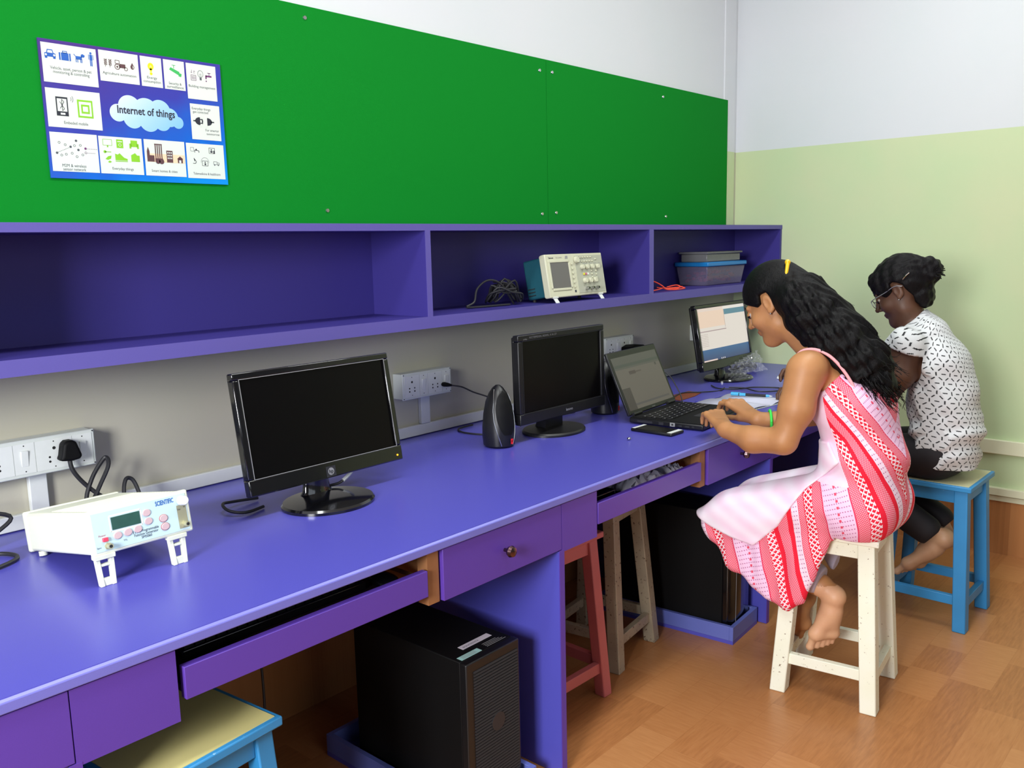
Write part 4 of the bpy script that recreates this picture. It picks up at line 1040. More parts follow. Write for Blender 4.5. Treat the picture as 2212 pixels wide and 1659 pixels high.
for cx, cz in ((.14, -.027), (.925, -.0235)):
    bn = MB().cyl((hx(cx), -0.001, GH/2+cz), (hx(cx), -0.004, GH/2+cz), 0.0068, n=6, T=Tg)
    bn.cyl((hx(cx), -0.004, GH/2+cz), (hx(cx), -0.014, GH/2+cz), 0.0048, n=18, T=Tg).cyl((hx(cx), -0.0141, GH/2+cz), (hx(cx), -0.0143, GH/2+cz), 0.0030, n=14, mi=1, T=Tg)
    bn.build('signal_connector', ['brass', 'holes'], fg)
for x0 in (-0.093, 0.046):
    ft = MB(); y0, y1, z1 = 0.003, 0.010, 0.058
    for a, b in ((0.0, 0.008), (0.026, 0.034)):
        ft.hexa([(x0+a+(0.004 if a == 0 else -0.001), y0-0.006, 0.0), (x0+b+(0.004 if a == 0 else -0.001), y0-0.006, 0.0), (x0+b+(0.004 if a == 0 else -0.001), y1-0.002, 0.0), (x0+a+(0.004 if a == 0 else -0.001), y1-0.002, 0.0)],
                [(x0+a, y0, z1), (x0+b, y0, z1), (x0+b, y1+0.004, z1), (x0+a, y1+0.004, z1)])
    ft.box((x0+0.008, y0-0.004, 0.0), (x0+0.028, y1-0.003, 0.014)); ft.box((x0+0.006, y0-0.001, 0.036), (x0+0.028, y1, 0.041))
    ft.box((x0-0.002, y0-0.004, 0.050), (x0+0.036, y1+0.004, 0.0585))
    ft.build('front_foot', 'fg_body', fg, 0.001)
for x0 in (-0.085, 0.065): MB().cyl((x0, GD-0.045, -0.0095), (x0, GD-0.045, -0.0005), 0.008, n=16, T=Tg).build('rear_foot', 'fg_body', fg)

# ------------------------------------------------------------------ oscilloscope on the shelf
M['osc'] = mat('cream_instrument_plastic', (206, 206, 180), 0.45, nz=0.03); M['osc2'] = mat('grey_instrument_plastic', (176, 178, 160), 0.45)
M['teal'] = mat('teal_housing', (28, 86, 100), 0.5, nz=0.08); M['osc_screen'] = mat('grey_screen', (104, 102, 100), 0.35, nz=0.06, nscale=300)
M['osc_y'] = mat('yellow_key', (222, 214, 60), 0.4); M['osc_p'] = mat('pink_key', (200, 110, 130), 0.4)
ZS = 1.127
os_ = thing('oscilloscope', 'cream and teal digital oscilloscope tilted back on the middle of the shelf', 'oscilloscope', (2.262, -0.236, ZS))
OW, OH = 0.318, 0.144
To = Matrix.Translation((0, 0.004, 0.018)) @ Matrix.Rotation(-math.radians(10), 4, 'X')
MB().prism([(0.0, 0.0), (0.020, 0.0), (0.026, 0.004), (0.026, OH-0.004), (0.020, OH), (0.0, OH)], 0, OW, 'x', T=To).build('front_housing', 'osc', os_, 0.003)
MB().box((0.012, 0.0265, 0.006), (OW-0.012, 0.108, OH-0.006), T=To).build('rear_housing', 'teal', os_, 0.006)
sl = MB()
for k in range(3): sl.box((0.0108, 0.070, 0.018+k*0.011), (0.0119, 0.100, 0.021+k*0.011), T=To)
sl.build('vent_slots', 'holes', os_)
ins = MB()
ins.box((0.158, -0.0015, 0.008), (OW-0.006, -0.0001, OH-0.008), T=To)
ins.build('control_panel', 'osc2', os_)
bzm = MB().box((0.012, -0.0030, 0.030), (0.020, -0.0001, 0.116), T=To).box((0.118, -0.0030, 0.030), (0.128, -0.0001, 0.112), T=To).box((0.020, -0.003, 0.022), (0.118, -0.0001, 0.030), T=To).box((0.012, -0.003, 0.116), (0.122, -0.0001, 0.124), T=To)
bzm.build('screen_surround', 'osc', os_, 0.001)
MB().box((0.020, -0.0012, 0.030), (0.118, -0.0001, 0.116), T=To).build('screen', 'osc_screen', os_, smooth=0)
om = MB(); F = Flat(om, (0, -0.0002, 0), (1, 0, 0), (0, 0, 1), (0, -1, 0), 0.0003)
F.text('Tektronix', 0.030, 0.1315, 0.0075, 0, 1, w=0.027, bold=True); F.text('TDS 2004B', 0.072, 0.1315, 0.006, 1, 1, w=0.032)
F.poly([(0.105, 0.127), (0.121, 0.127), (0.121, 0.137), (0.109, 0.137)], 1, 1); F.rect(0.135, 0.012, 0.144, 0.020, 0, 1)
for k, (a, b) in enumerate(((.172, .182), (.20, .225), (.235, .25), (.262, .28), (.288, .30))): F.rect(a, 0.1075, b, 0.1090, 1, 6)
o = om.build('front_print', ['ink', 'grey'], os_, smooth=0); o.matrix_local = To
def knob(x, z, r, d, mt='osc'):
    MB().cyl((x, -0.0015, z), (x, -0.0015-d, z), r, r*0.86, 18, T=To).build('knob', mt, os_, 0.0008)
knob(0.163, 0.122, 0.012, 0.010)
for x in (0.190, 0.217, 0.246, 0.278): knob(x, 0.096, 0.0088, 0.010)
for x in (0.196, 0.224, 0.252): knob(x, 0.049, 0.0098, 0.011)
for x in (0.200, 0.228, 0.256):
    MB().cyl((x, -0.0015, 0.022), (x, -0.016, 0.022), 0.0058, n=16, T=To).cyl((x, -0.0161, 0.022), (x, -0.0163, 0.022), 0.0042, n=14, mi=1, T=To).build('signal_connector', ['metal', 'holes'], os_)
def button(x, z, w_, h_, mt):
    MB().box((x-w_/2, -0.0045, z-h_/2), (x+w_/2, -0.0016, z+h_/2), T=To).build('button', mt, os_, 0.0008)
for k in range(6): button(0.186+k*0.015 if k < 5 else 0.262+0.012, 0.130 if k < 5 else 0.122, 0.009, 0.005, 'osc')
for k in range(6): button(0.178+k*0.015, 0.116, 0.009, 0.005, 'white' if k == 0 else 'osc')
for k in range(6): button(0.138, 0.108-k*0.0155, 0.007, 0.005, 'osc')
for k, mt in enumerate(('osc_y', 'osc_p', 'white')): button(0.197+k*0.0115, 0.072, 0.008, 0.007, mt)
for k in range(3): button(0.243, 0.082-k*0.011, 0.007, 0.0055, 'osc')
for k in range(4): button(0.268, 0.081-k*0.012, 0.007, 0.0055, 'osc')
for x0 in (0.018, 0.272):
    f = MB().hexa([(x0+0.006, -0.002, 0.0), (x0+0.024, -0.002, 0.0), (x0+0.024, 0.002, 0.0), (x0+0.006, 0.002, 0.0)],
                  [(x0, 0.008, 0.0195), (x0+0.018, 0.008, 0.0195), (x0+0.018, 0.012, 0.0195), (x0, 0.012, 0.0195)])
    f.box((x0-0.003, 0.004, 0.0155), (x0+0.024, 0.022, 0.0215)); f.build('tilt_foot', 'white', os_, 0.0008)
for x0 in (0.03, 0.28): MB().cyl((x0, 0.095, -0.0023), (x0, 0.095, 0.0062), 0.006, n=14, T=To).build('rear_foot', 'holes', os_)
# probe leads heaped left of it
cable_bundle('heap of black probe leads and cables on the shelf left of the oscilloscope', (2.155, -0.125, ZS+0.0003), 9, 0.072, 0.0032, 21, 0.085, sq=0.75)
cable([(2.17, -0.15, ZS+0.004), (2.10, -0.16, ZS+0.07), (2.05, -0.15, ZS+0.085), (2.01, -0.14, ZS+0.06), (1.995, -0.14, ZS+0.02), (1.96, -0.14, ZS+0.006), (2.03, -0.15, ZS+0.004), (2.14, -0.16, ZS+0.004)], 0.0034,
      'single black lead standing in a wide loop left of the heap of probe leads')
# boxes
M['lidblue'] = mat('blue_lid', (30, 122, 190), 0.3); M['clearbox'] = mat('smoky_clear_plastic', (128, 120, 150), 0.15, alpha=0.55, nz=0.05)
M['greybox'] = mat('grey_clear_plastic', (142, 142, 142), 0.2, alpha=0.8, nz=0.08); M['redbits'] = mat('red_components', (150, 50, 60), 0.5, nz=0.4, nscale=80)
bx = thing('storage_box', 'clear plastic storage box with a blue lid on the shelf near the corner', 'box', (3.40, -0.165, ZS))
tb = MB().hexa([(0.012, 0.0, 0.0), (0.332, 0.0, 0.0), (0.332, 0.130, 0.0), (0.012, 0.130, 0.0)], [(0, -0.012, 0.082), (0.345, -0.012, 0.082), (0.345, 0.142, 0.082), (0, 0.142, 0.082)])
tb.build('tub', 'clearbox', bx, 0.004)
MB().box((-0.006, -0.018, 0.0825), (0.351, 0.148, 0.101)).build('lid', 'lidblue', bx, 0.004)
ct = MB(); rnd = random.Random(4)
for k in range(60):
    x, y, z = rnd.uniform(.03, .31), rnd.uniform(.015, .11), rnd.uniform(.012, .055); ct.box((x, y, z), (x+.02, y+.012, z+.01))
ct.build('contents', 'redbits', bx)
b2 = thing('storage_box', 'flat grey translucent box stacked on top of the blue lidded box', 'box', (3.425, -0.160, ZS+0.1012))
MB().box((0.008, 0.004, 0.0), (0.312, 0.132, 0.034)).build('tub', 'greybox', b2, 0.004)
MB().box((0.0, -0.004, 0.0343), (0.320, 0.140, 0.044)).build('lid', 'greybox', b2, 0.003)
M['orange'] = mat('orange_wire', (250, 84, 60), 0.4)
wg = thing('jumper_wires', 'loose orange red wires lying on the shelf beside the right divider', 'wires', (3.03, -0.185, ZS+0.0003))
for k, pts in enumerate([[(-0.13, 0.02, 0.050), (-0.07, 0.0, 0.040), (-0.02, -0.01, 0.020), (0.0, -0.015, 0.006), (0.06, -0.02, 0.004), (0.12, -0.005, 0.008), (0.15, 0.01, 0.010), (0.13, 0.02, 0.016), (0.05, 0.012, 0.012)],
                         [(-0.14, -0.02, 0.004), (-0.06, -0.015, 0.008), (0.0, -0.005, 0.012), (0.04, 0.0, 0.006), (0.10, 0.01, 0.005), (0.14, -0.005, 0.010)],
                         [(-0.03, 0.01, 0.014), (0.03, -0.02, 0.004), (0.09, -0.028, 0.003), (0.15, -0.012, 0.004), (0.13, 0.006, 0.007), (0.04, 0.018, 0.006)]]):
    MB().tube(pts, 0.0024, 7).build('wire', 'orange', wg)
# ------------------------------------------------------------------ people: distance fields on a grid, meshed with surface nets
class Grid:
    def __init__(s, lo, hi, h):
        s.lo = np.array(lo, float); s.h = h
        s.n = np.ceil((np.array(hi)-s.lo)/h).astype(int)+1
        s.ax = [(s.lo[i]+h*np.arange(s.n[i])).astype(np.float32) for i in range(3)]
    def new(s): return np.full(tuple(s.n), 9.0, np.float32)
    def sl(s, lo, hi):
        r = []
        for i in range(3):
            a = max(0, int((lo[i]-s.lo[i])/s.h)-1); b = min(s.n[i], int((hi[i]-s.lo[i])/s.h)+2)
            if b <= a: return None
            r.append(slice(a, b))
        return tuple(r)
    def pts(s, sl): return s.ax[0][sl[0]][:, None, None], s.ax[1][sl[1]][None, :, None], s.ax[2][sl[2]][None, None, :]
def smin(a, b, k):
    if k <= 0: return np.minimum(a, b)
    h = np.clip(0.5+0.5*(b-a)/k, 0, 1)
    return b+(a-b)*h-k*h*(1-h)
def smax(a, b, k): return -smin(-a, -b, k)
class Body:
    """one smooth field F on grid G; every call blends a shape in. frame=(O,Ex,Ey,Ez) puts it in a local frame, S scales it"""
    def __init__(s, G): s.G = G; s.F = G.new(); s.fr = None; s.S = 1.0
    def loc(s, p):
        if s.fr is None: return np.array(p, float)
        O, E = s.fr; return O+s.S*(E[0]*p[0]+E[1]*p[1]+E[2]*p[2])
    def put(s, sl, d, k, op):
        if op == 'u': s.F[sl] = smin(s.F[sl], d, k)
        else: s.F[sl] = smax(s.F[sl], -d, k)
    def cone(s, a, b, ra, rb=None, k=0.02, sx=1.0, cx=None, op='u'):
        rb = ra if rb is None else rb; a = s.loc(a); b = s.loc(b); ra *= s.S; rb *= s.S
        m = max(ra, rb)*max(1, sx)+k+0.012
        sl = s.G.sl(np.minimum(a, b)-m, np.maximum(a, b)+m)
        if sl is None: return s
        X, Y, Z = s.G.pts(sl)
        if sx != 1.0:
            c = (a[0]+b[0])/2 if cx is None else cx
            X = c+(X-c)/sx; a = a.copy(); b = b.copy(); a[0] = c+(a[0]-c)/sx; b[0] = c+(b[0]-c)/sx
        ba = b-a; L = float(ba@ba) or 1e-9
        px, py, pz = X-a[0], Y-a[1], Z-a[2]
        t = np.clip((px*ba[0]+py*ba[1]+pz*ba[2])/L, 0, 1)
        d = np.sqrt((px-t*ba[0])**2+(py-t*ba[1])**2+(pz-t*ba[2])**2)-(ra+(rb-ra)*t)
        s.put(sl, d.astype(np.float32), k, op); return s
    def ell(s, c, r, k=0.015, ax=None, op='u'):
        c = s.loc(c); r = np.array(r, float)*s.S
        E = ax if ax is not None else (s.fr[1] if s.fr is not None else np.eye(3))
        m = r.max()+k+0.012; sl = s.G.sl(c-m, c+m)
        if sl is None: return s
        X, Y, Z = s.G.pts(sl); q = []
        for i in range(3): q.append((X-c[0])*E[i][0]+(Y-c[1])*E[i][1]+(Z-c[2])*E[i][2])
        k0 = np.sqrt((q[0]/r[0])**2+(q[1]/r[1])**2+(q[2]/r[2])**2)
        k1 = np.sqrt((q[0]/r[0]**2)**2+(q[1]/r[1]**2)**2+(q[2]/r[2]**2)**2)
        d = k0*(k0-1)/np.maximum(k1, 1e-6)
        s.put(sl, d.astype(np.float32), k, op); return s
    def prism(s, poly, x0, x1, rd=0.02, k=0.02, op='u', taper=0.0):
        """polygon in the y,z plane between two x planes, rounded by rd"""
        P = np.array(poly, float); m = k+0.015
        sl = s.G.sl((x0-m, P[:, 0].min()-m, P[:, 1].min()-m), (x1+m, P[:, 0].max()+m, P[:, 1].max()+m))
        if sl is None: return s
        X, Y, Z = s.G.pts(sl); d2 = poly2(P, Y[0], Z[0])[None]+rd
        xc, hx = (x0+x1)/2, (x1-x0)/2-rd
        dx = np.abs(X-xc)-hx
        d = np.minimum(np.maximum(d2, dx), 0)+np.sqrt(np.maximum(d2, 0)**2+np.maximum(dx, 0)**2)-rd
        s.put(sl, d.astype(np.float32), k, op); return s
def poly2(P, Y, Z):
    d = np.full(np.broadcast(Y, Z).shape, 1e9); ins = np.zeros(d.shape, bool); n = len(P)
    for i in range(n):
        a, b = P[i], P[(i+1) % n]; e = b-a
        wy, wz = Y-a[0], Z-a[1]
        t = np.clip((wy*e[0]+wz*e[1])/max(e@e, 1e-12), 0, 1)
        d = np.minimum(d, (wy-t*e[0])**2+(wz-t*e[1])**2)
        c = ((a[1] > Z) != (b[1] > Z)) & (Y < (b[0]-a[0])*(Z-a[1])/(b[1]-a[1]+1e-12)+a[0])
        ins ^= c
    return np.where(ins, -1, 1)*np.sqrt(d)
def region2(G, poly, rd=0.0):
    """signed distance of a y,z polygon broadcast over the grid"""
    Y, Z = G.ax[1][:, None], G.ax[2][None, :]
    return poly2(np.array(poly, float), Y, Z)[None].astype(np.float32)
def nets(F, G, relax=0):
    s = F < 0; nx, ny, nz = F.shape
    cs = np.zeros((nx-1, ny-1, nz-1), np.uint8)
    offs = [(i, j, k) for i in (0, 1) for j in (0, 1) for k in (0, 1)]
    for i, j, k in offs: cs += s[i:nx-1+i, j:ny-1+j, k:nz-1+k]
    act = (cs > 0) & (cs < 8); I = np.argwhere(act)
    idx = np.full(act.shape, -1, np.int32); idx[act] = np.arange(len(I))
    v = [F[I[:, 0]+i, I[:, 1]+j, I[:, 2]+k] for i, j, k in offs]
    acc = np.zeros((len(I), 3)); cnt = np.zeros(len(I))
    for a in range(8):
        for b in range(a+1, 8):
            da = np.array(offs[b])-np.array(offs[a])
            if abs(da).sum() != 1 or da.min() < 0: continue
            m = (v[a] < 0) != (v[b] < 0)
            t = v[a]/np.where(m, v[a]-v[b], 1)
            p = np.array(offs[a])[None]+t[:, None]*da[None]
            acc += np.where(m[:, None], p, 0); cnt += m
    V = G.lo+(I+acc/cnt[:, None])*G.h
    quads = []
    for ax in range(3):
        o1, o2 = [a for a in range(3) if a != ax]
        sa = [slice(None)]*3; sb = [slice(None)]*3; sa[ax] = slice(0, -1); sb[ax] = slice(1, None)
        ch = s[tuple(sa)] != s[tuple(sb)]
        E = np.argwhere(ch); E = E[(E[:, o1] > 0) & (E[:, o2] > 0) & (E[:, o1] < F.shape[o1]-1) & (E[:, o2] < F.shape[o2]-1)]
        def cell(d1, d2):
            C_ = E.copy(); C_[:, o1] -= d1; C_[:, o2] -= d2; return idx[C_[:, 0], C_[:, 1], C_[:, 2]]
        q = np.stack([cell(1, 1), cell(0, 1), cell(0, 0), cell(1, 0)], 1)
        inside = s[E[:, 0], E[:, 1], E[:, 2]]
        fl = ~inside if ax != 1 else inside
        q[fl] = q[fl][:, ::-1]; quads.append(q)
    Q = np.concatenate(quads); Q = Q[(Q >= 0).all(1)]
    return V, Q
def field_mesh(name, F, G, mats, parent, pick=None, relax=1):
    V, Q = nets(F, G)
    if len(V) == 0: return None
    for _ in range(relax):   # light neighbour averaging takes off the grid look
        acc = np.zeros_like(V); cnt = np.zeros(len(V))
        for a in range(4):
            b = Q[:, (a+1) % 4]; np.add.at(acc, Q[:, a], V[b]); np.add.at(cnt, Q[:, a], 1); np.add.at(acc, b, V[Q[:, a]]); np.add.at(cnt, b, 1)
        V = 0.5*V+0.5*acc/np.maximum(cnt, 1)[:, None]
    L = np.array(parent.location) if parent is not None else np.zeros(3)
    V = V-L
    me = bpy.data.meshes.new(name); me.vertices.add(len(V)); me.vertices.foreach_set('co', V.astype(np.float32).ravel())
    me.loops.add(len(Q)*4); me.loops.foreach_set('vertex_index', Q.astype(np.int32).ravel())
    me.polygons.add(len(Q)); me.polygons.foreach_set('loop_start', np.arange(0, len(Q)*4, 4, dtype=np.int32))
    me.polygons.foreach_set('loop_total', np.full(len(Q), 4, np.int32))
    me.update(calc_edges=True); me.validate()
    me.polygons.foreach_set('use_smooth', [True]*len(me.polygons))
    for m in mats: me.materials.append(M[m] if isinstance(m, str) else m)
    if pick is not None:
        c = V[Q].mean(1)+L; me.polygons.foreach_set('material_index', pick(c).astype(np.int32))
    o = bpy.data.objects.new(name, me); C.objects.link(o)
    if parent is not None: o.parent = parent
    return o

def skin(name, c, dark, rough=0.5):
    m = bpy.data.materials.new(name); m.use_nodes = True; t = NT(m); b = t.n['Principled BSDF']
    n = t.noise(t.pos(), 22.0, 4.0); f = t.noise(t.pos(), 400.0, 2.0)
    t.put(b.inputs['Base Color'], t.mix(n, lin(c), lin(dark))); b.inputs['Roughness'].default_value = rough
    b.inputs['Subsurface Weight'].default_value = 0.08; b.inputs['Subsurface Radius'].default_value = (0.01, 0.004, 0.002)
    b.inputs['Subsurface Scale'].default_value = 0.3
    t.put(b.inputs['Normal'], t.bump(f, 0.06, 0.001)); return m
M['skin1'] = skin('brown_skin', (190, 136, 88), (170, 116, 74)); M['skin2'] = skin('dark_brown_skin', (104, 70, 50), (84, 54, 40))
M['sole1'] = skin('foot_sole_skin', (222, 176, 136), (204, 150, 116))
M['sole2'] = skin('dusty_foot_skin', (196, 156, 122), (170, 126, 94))
M['lip1'] = mat('lips', (164, 92, 80), 0.45); M['lip2'] = mat('dark_lips', (92, 50, 48), 0.45)
M['eye'] = mat('eye_white', (176, 166, 158), 0.35); M['iris'] = mat('dark_iris', (28, 16, 12), 0.15)
def hairmat(name, c):
    m = bpy.data.materials.new(name); m.use_nodes = True; t = NT(m); b = t.n['Principled BSDF']
    x, y, z = t.xyz(t.pos())
    n = t.noise(t.comb(t.m('MULTIPLY', x, 160.0), t.m('MULTIPLY', y, 90.0), t.m('MULTIPLY', z, 60.0)), 1.0, 4.0, 0.7)
    t.put(b.inputs['Base Color'], t.mix(n, lin(c), lin(tuple(min(255, v*1.3+4) for v in c)))); b.inputs['Roughness'].default_value = 0.5
    b.inputs['Specular IOR Level'].default_value = 0.14
    t.put(b.inputs['Normal'], t.bump(n, 0.7, 0.004)); return m
M['hair'] = hairmat('black_hair', (9, 8, 9)); M['hair2'] = hairmat('black_hair_tied', (12, 10, 12))

def head_frame(Cc, pitch, yaw=0.0, S=1.0):
    """side = +x (the person's right), f forward = +y pitched down, u up"""
    cp, sp = math.cos(pitch), math.sin(pitch)
    f = np.array([0, cp, -sp]); uu = np.array([0, sp, cp]); sx = np.array([1.0, 0, 0])
    R_ = np.array(Matrix.Rotation(yaw, 3, 'Z')); 
    return (np.array(Cc, float), np.array([R_@sx, R_@f, R_@uu]))
def head(B, fr, S):
    B.fr, B.S = fr, S
    B.ell((0, -.018, .030), (.072, .092, .083), 0.01)
    B.ell((0, .028, -.030), (.058, .058, .074), 0.03)
    B.cone((-.030, .010, -.070), (0, .062, -.098), .030, .020, 0.03); B.cone((.030, .010, -.070), (0, .062, -.098), .030, .020, 0.03)
    B.ell((0, .074, -.100), (.016, .014, .013), 0.015)
    for s_ in (-1, 1):
        B.ell((s_*.036, .058, -.034), (.024, .024, .022), 0.02)
        B.cone((s_*.012, .083, .016), (s_*.044, .070, .018), .009, .007, 0.012)
    for s_ in (-1, 1): B.ell((s_*.032, .095, -.004), (.015, .012, .010), 0.008, op='s')
    B.cone((0, .087, .014), (0, .106, -.027), .0068, .0088, 0.010)
    B.ell((0, .1105, -.031), (.0090, .0092, .0082), 0.007)
    for s_ in (-1, 1): B.ell((s_*.0115, .096, -.036), (.0072, .0085, .0065), 0.005)
    for s_ in (-1, 1): B.ell((s_*.031, .0755, -.002), (.0140, .0140, .0125), 0.003)
    B.ell((0, .080, -.062), (.022, .013, .010), 0.01)
    B.ell((0, .0895, -.0600), (.017, .0078, .0046), 0.004); B.ell((0, .0875, -.0695), (.015, .0078, .0052), 0.004)
    for s_ in (-1, 1):
        ex = np.array(fr[1])
        B.ell((s_*.073, -.012, -.006), (.0085, .018, .030), 0.006); B.ell((s_*.0815, -.008, -.004), (.0055, .0105, .019), 0.003, op='s')
        B.ell((s_*.074, -.004, -.031), (.006, .008, .008), 0.004)
    B.fr, B.S = None, 1.0
def eyes(parent, fr, S, iris_dir=(.42, .88, -.30)):
    L = np.array(parent.location)
    for s_ in (-1, 1):
        c = fr[0]+S*(fr[1].T@np.array([s_*.0325, .0725, -.0035])); m = MB(); m.ball(tuple(c-L), 0.0128*S, 18)
        d = fr[1].T@(np.array(iris_dir)*np.array([s_, 1, 1])); d = d/np.linalg.norm(d); p = c+d*0.0072*S
        m.ball(tuple(p-L), 0.0086*S, 14, 1)
        m.build('eye', ['eye', 'iris'], parent, smooth=60)
        bw = MB(); pts = []
        for k in range(7):
            tt = k/6; q = np.array([s_*(.013+.034*tt), .0885-.017*tt*tt, .0185+.007*math.sin(PI*min(1, tt*1.2))]); pts.append(tuple(fr[0]+S*(fr[1].T@q)-L))
        bw.tube(pts, 0.0030*S, 7, r1=0.0012*S).build('eyebrow', 'hair', parent, smooth=60)
        ls = MB(); pts = []
        for k in range(7):
            tt = k/6; q = np.array([s_*(.019+.026*tt), .0905-.012*(2*tt-1)**2-.003*tt, -.0035-.003*(2*tt-1)**2]); pts.append(tuple(fr[0]+S*(fr[1].T@q)-L))
        ls.tube(pts, 0.0014*S, 6).build('eyelashes', 'hair', parent, smooth=60)
def nrm(v): v = np.array(v, float); return v/np.linalg.norm(v)
def hand(B, wrist, knuck, n, side, s=1.0, curls=(0.5, 0.5, 0.5, 0.5), thumb=(0.5, 0.5), thumb_curl=0.4, spread=0.06, fr_=1.0):
    """wrist and middle knuckle positions; n = back-of-hand normal; side = direction of the thumb"""
    w0 = np.array(wrist, float); kn = np.array(knuck, float); d = nrm(kn-w0); n = nrm(np.array(n)-d*np.dot(n, d)); sd = nrm(np.cross(n, d))
    if np.dot(sd, side) < 0: sd = -sd
    offs = (0.027, 0.009, -0.009, -0.026); lens = (0.9, 1.0, 0.93, 0.74); fwd = (0.0, 0.004, -0.001, -0.009)
    for o, fw in zip(offs, fwd):
        B.cone(w0+sd*o*0.45*s, kn+sd*o*s+d*fw*s-n*0.003*s, 0.0145*s, 0.0105*s, 0.010)
    B.cone(w0, w0+d*0.02*s, 0.020*s, 0.016*s, 0.02)
    rot = lambda v, a: v*math.cos(a)-n_*math.sin(a)
    for i, (o, L, fw) in enumerate(zip(offs, lens, fwd)):
        p = kn+sd*o*s+d*fw*s; dd = nrm(d+sd*spread*(1.5-i)); a = 0.0; r = 0.0088*s*fr_*(1.0 if i < 3 else 0.88); c = curls[i]
        B.ell(p, (0.0098*s, 0.0098*s, 0.0098*s), 0.006)
        for sg, (ll, cc) in enumerate(((0.040, 0.55), (0.026, 1.0), (0.021, 0.6))):
            a += c*cc; v = dd*math.cos(a)-n*math.sin(a); q = p+v*ll*L*s
            B.cone(p, q, r, r*0.90, 0.003); p = q; r *= 0.90
    tb = w0+sd*0.016*s+d*0.022*s-n*0.006*s
    v1 = nrm(d*thumb[0]+sd*thumb[1]-n*0.35); q1 = tb+v1*0.036*s
    B.cone(tb-sd*0.006*s, q1, 0.0155*s, 0.0112*s, 0.010)
    v2 = nrm(v1+d*thumb_curl*0.6-n*0.12); q2 = q1+v2*0.028*s; B.cone(q1, q2, 0.0104*s, 0.0092*s, 0.004)
    v3 = nrm(v2+d*thumb_curl*0.5); B.cone(q2, q2+v3*0.020*s, 0.0094*s, 0.0078*s, 0.004)
def foot(B, heel, ball, up, s=1.0, big=1, toe_bend=0.0):
    """heel centre to ball-of-foot centre, up = top of the foot; big=+1 puts the big toe at +side"""
    h = np.array(heel, float); b = np.array(ball, float); d = nrm(b-h); up = nrm(np.array(up)-d*np.dot(up, d)); sd = nrm(np.cross(d, up))*big
    B.ell(h, (0.026*s,)*3, 0.02); B.cone(h+up*0.012*s, h+d*0.07*s+up*0.012*s, 0.026*s, 0.024*s, 0.02)
    B.cone(h+d*0.05*s, b+sd*0.020*s, 0.022*s, 0.019*s, 0.02); B.cone(h+d*0.04*s-sd*0.008*s, b-sd*0.024*s-d*0.012*s, 0.021*s, 0.015*s, 0.02)
    B.cone(b+sd*0.020*s, b-sd*0.026*s-d*0.012*s, 0.018*s, 0.014*s, 0.012)
    for k, (o, L, r) in enumerate(((0.024, 0.050, 0.0115), (0.006, 0.046, 0.0078), (-0.007, 0.041, 0.0074), (-0.019, 0.034, 0.0068), (-0.030, 0.027, 0.0064))):
        p = b+sd*o*s+d*(0.006-0.006*k*0.5)*s; v = nrm(d+up*toe_bend)
        q = p+v*L*0.62*s; B.cone(p, q, r*s, r*0.86*s, 0.004); B.ell(q+v*0.006*s, (r*1.02*s,)*3, 0.003)

# ------------------------------------------------------------------ girl in the striped dress
P1 = thing('person', 'person with long curly black hair in a pink and red striped dress typing', 'person', (2.47, -1.12, 0.50))
G = Grid((2.16, -1.42, 0.06), (2.80, -0.56, 1.28), 0.0034)
B = Body(G); X0 = 2.47
B.cone((X0, -1.165, .60), (X0, -1.19, .70), .095, .080, 0.03, sx=1.45, cx=X0); B.cone((X0, -1.19, .70), (X0, -1.155, .85), .080, .088, 0.03, sx=1.4, cx=X0)
B.cone((X0, -1.155, .85), (X0, -1.095, .955), .085, .055, 0.03, sx=1.55, cx=X0)
B.cone((X0-.125, -1.078, .968), (X0+.125, -1.06, .962), .046, .046, 0.03)
B.cone((X0, -1.06, .985), (X0, -.958, 1.075), .048, .042, 0.03)
fr1 = head_frame((X0, -.912, 1.137), math.radians(31)); S1 = 0.93
head(B, fr1, S1)
# left arm (near the camera) and right arm
B.cone((2.318, -1.073, .960), (2.292, -1.064, .860), .050, .046, 0.03); B.cone((2.292, -1.064, .860), (2.272, -1.040, .772), .045, .036, 0.02)
B.cone((2.272, -1.037, .770), (2.268, -.950, .764), .037, .036, 0.015); B.cone((2.268, -.950, .764), (2.286, -.862, .775), .035, .0235, 0.02)
hand(B, (2.292, -.852, .778), (2.368, -.772, .806), (0.2, 0.2, 1), (0.7, -0.7, 0), 0.93, (1.0, 0.95, 0.9, 0.85), (0.9, 0.30), 0.1)
B.cone((2.622, -1.06, .955), (2.655, -1.05, .86), .050, .044, 0.03); B.cone((2.655, -1.05, .86), (2.645, -1.02, .790), .042, .036, 0.02)
B.cone((2.645, -1.02, .790), (2.575, -.92, .768), .037, .030, 0.015); B.cone((2.575, -.92, .768), (2.528, -.845, .764), .030, .0225, 0.015)
hand(B, (2.527, -.838, .766), (2.565, -.738, .806), (-0.1, 0.1, 1), (-1, 0.2, 0), 0.93, (0.85, 0.85, 0.8, 0.8), (0.9, 0.45), 0.5)
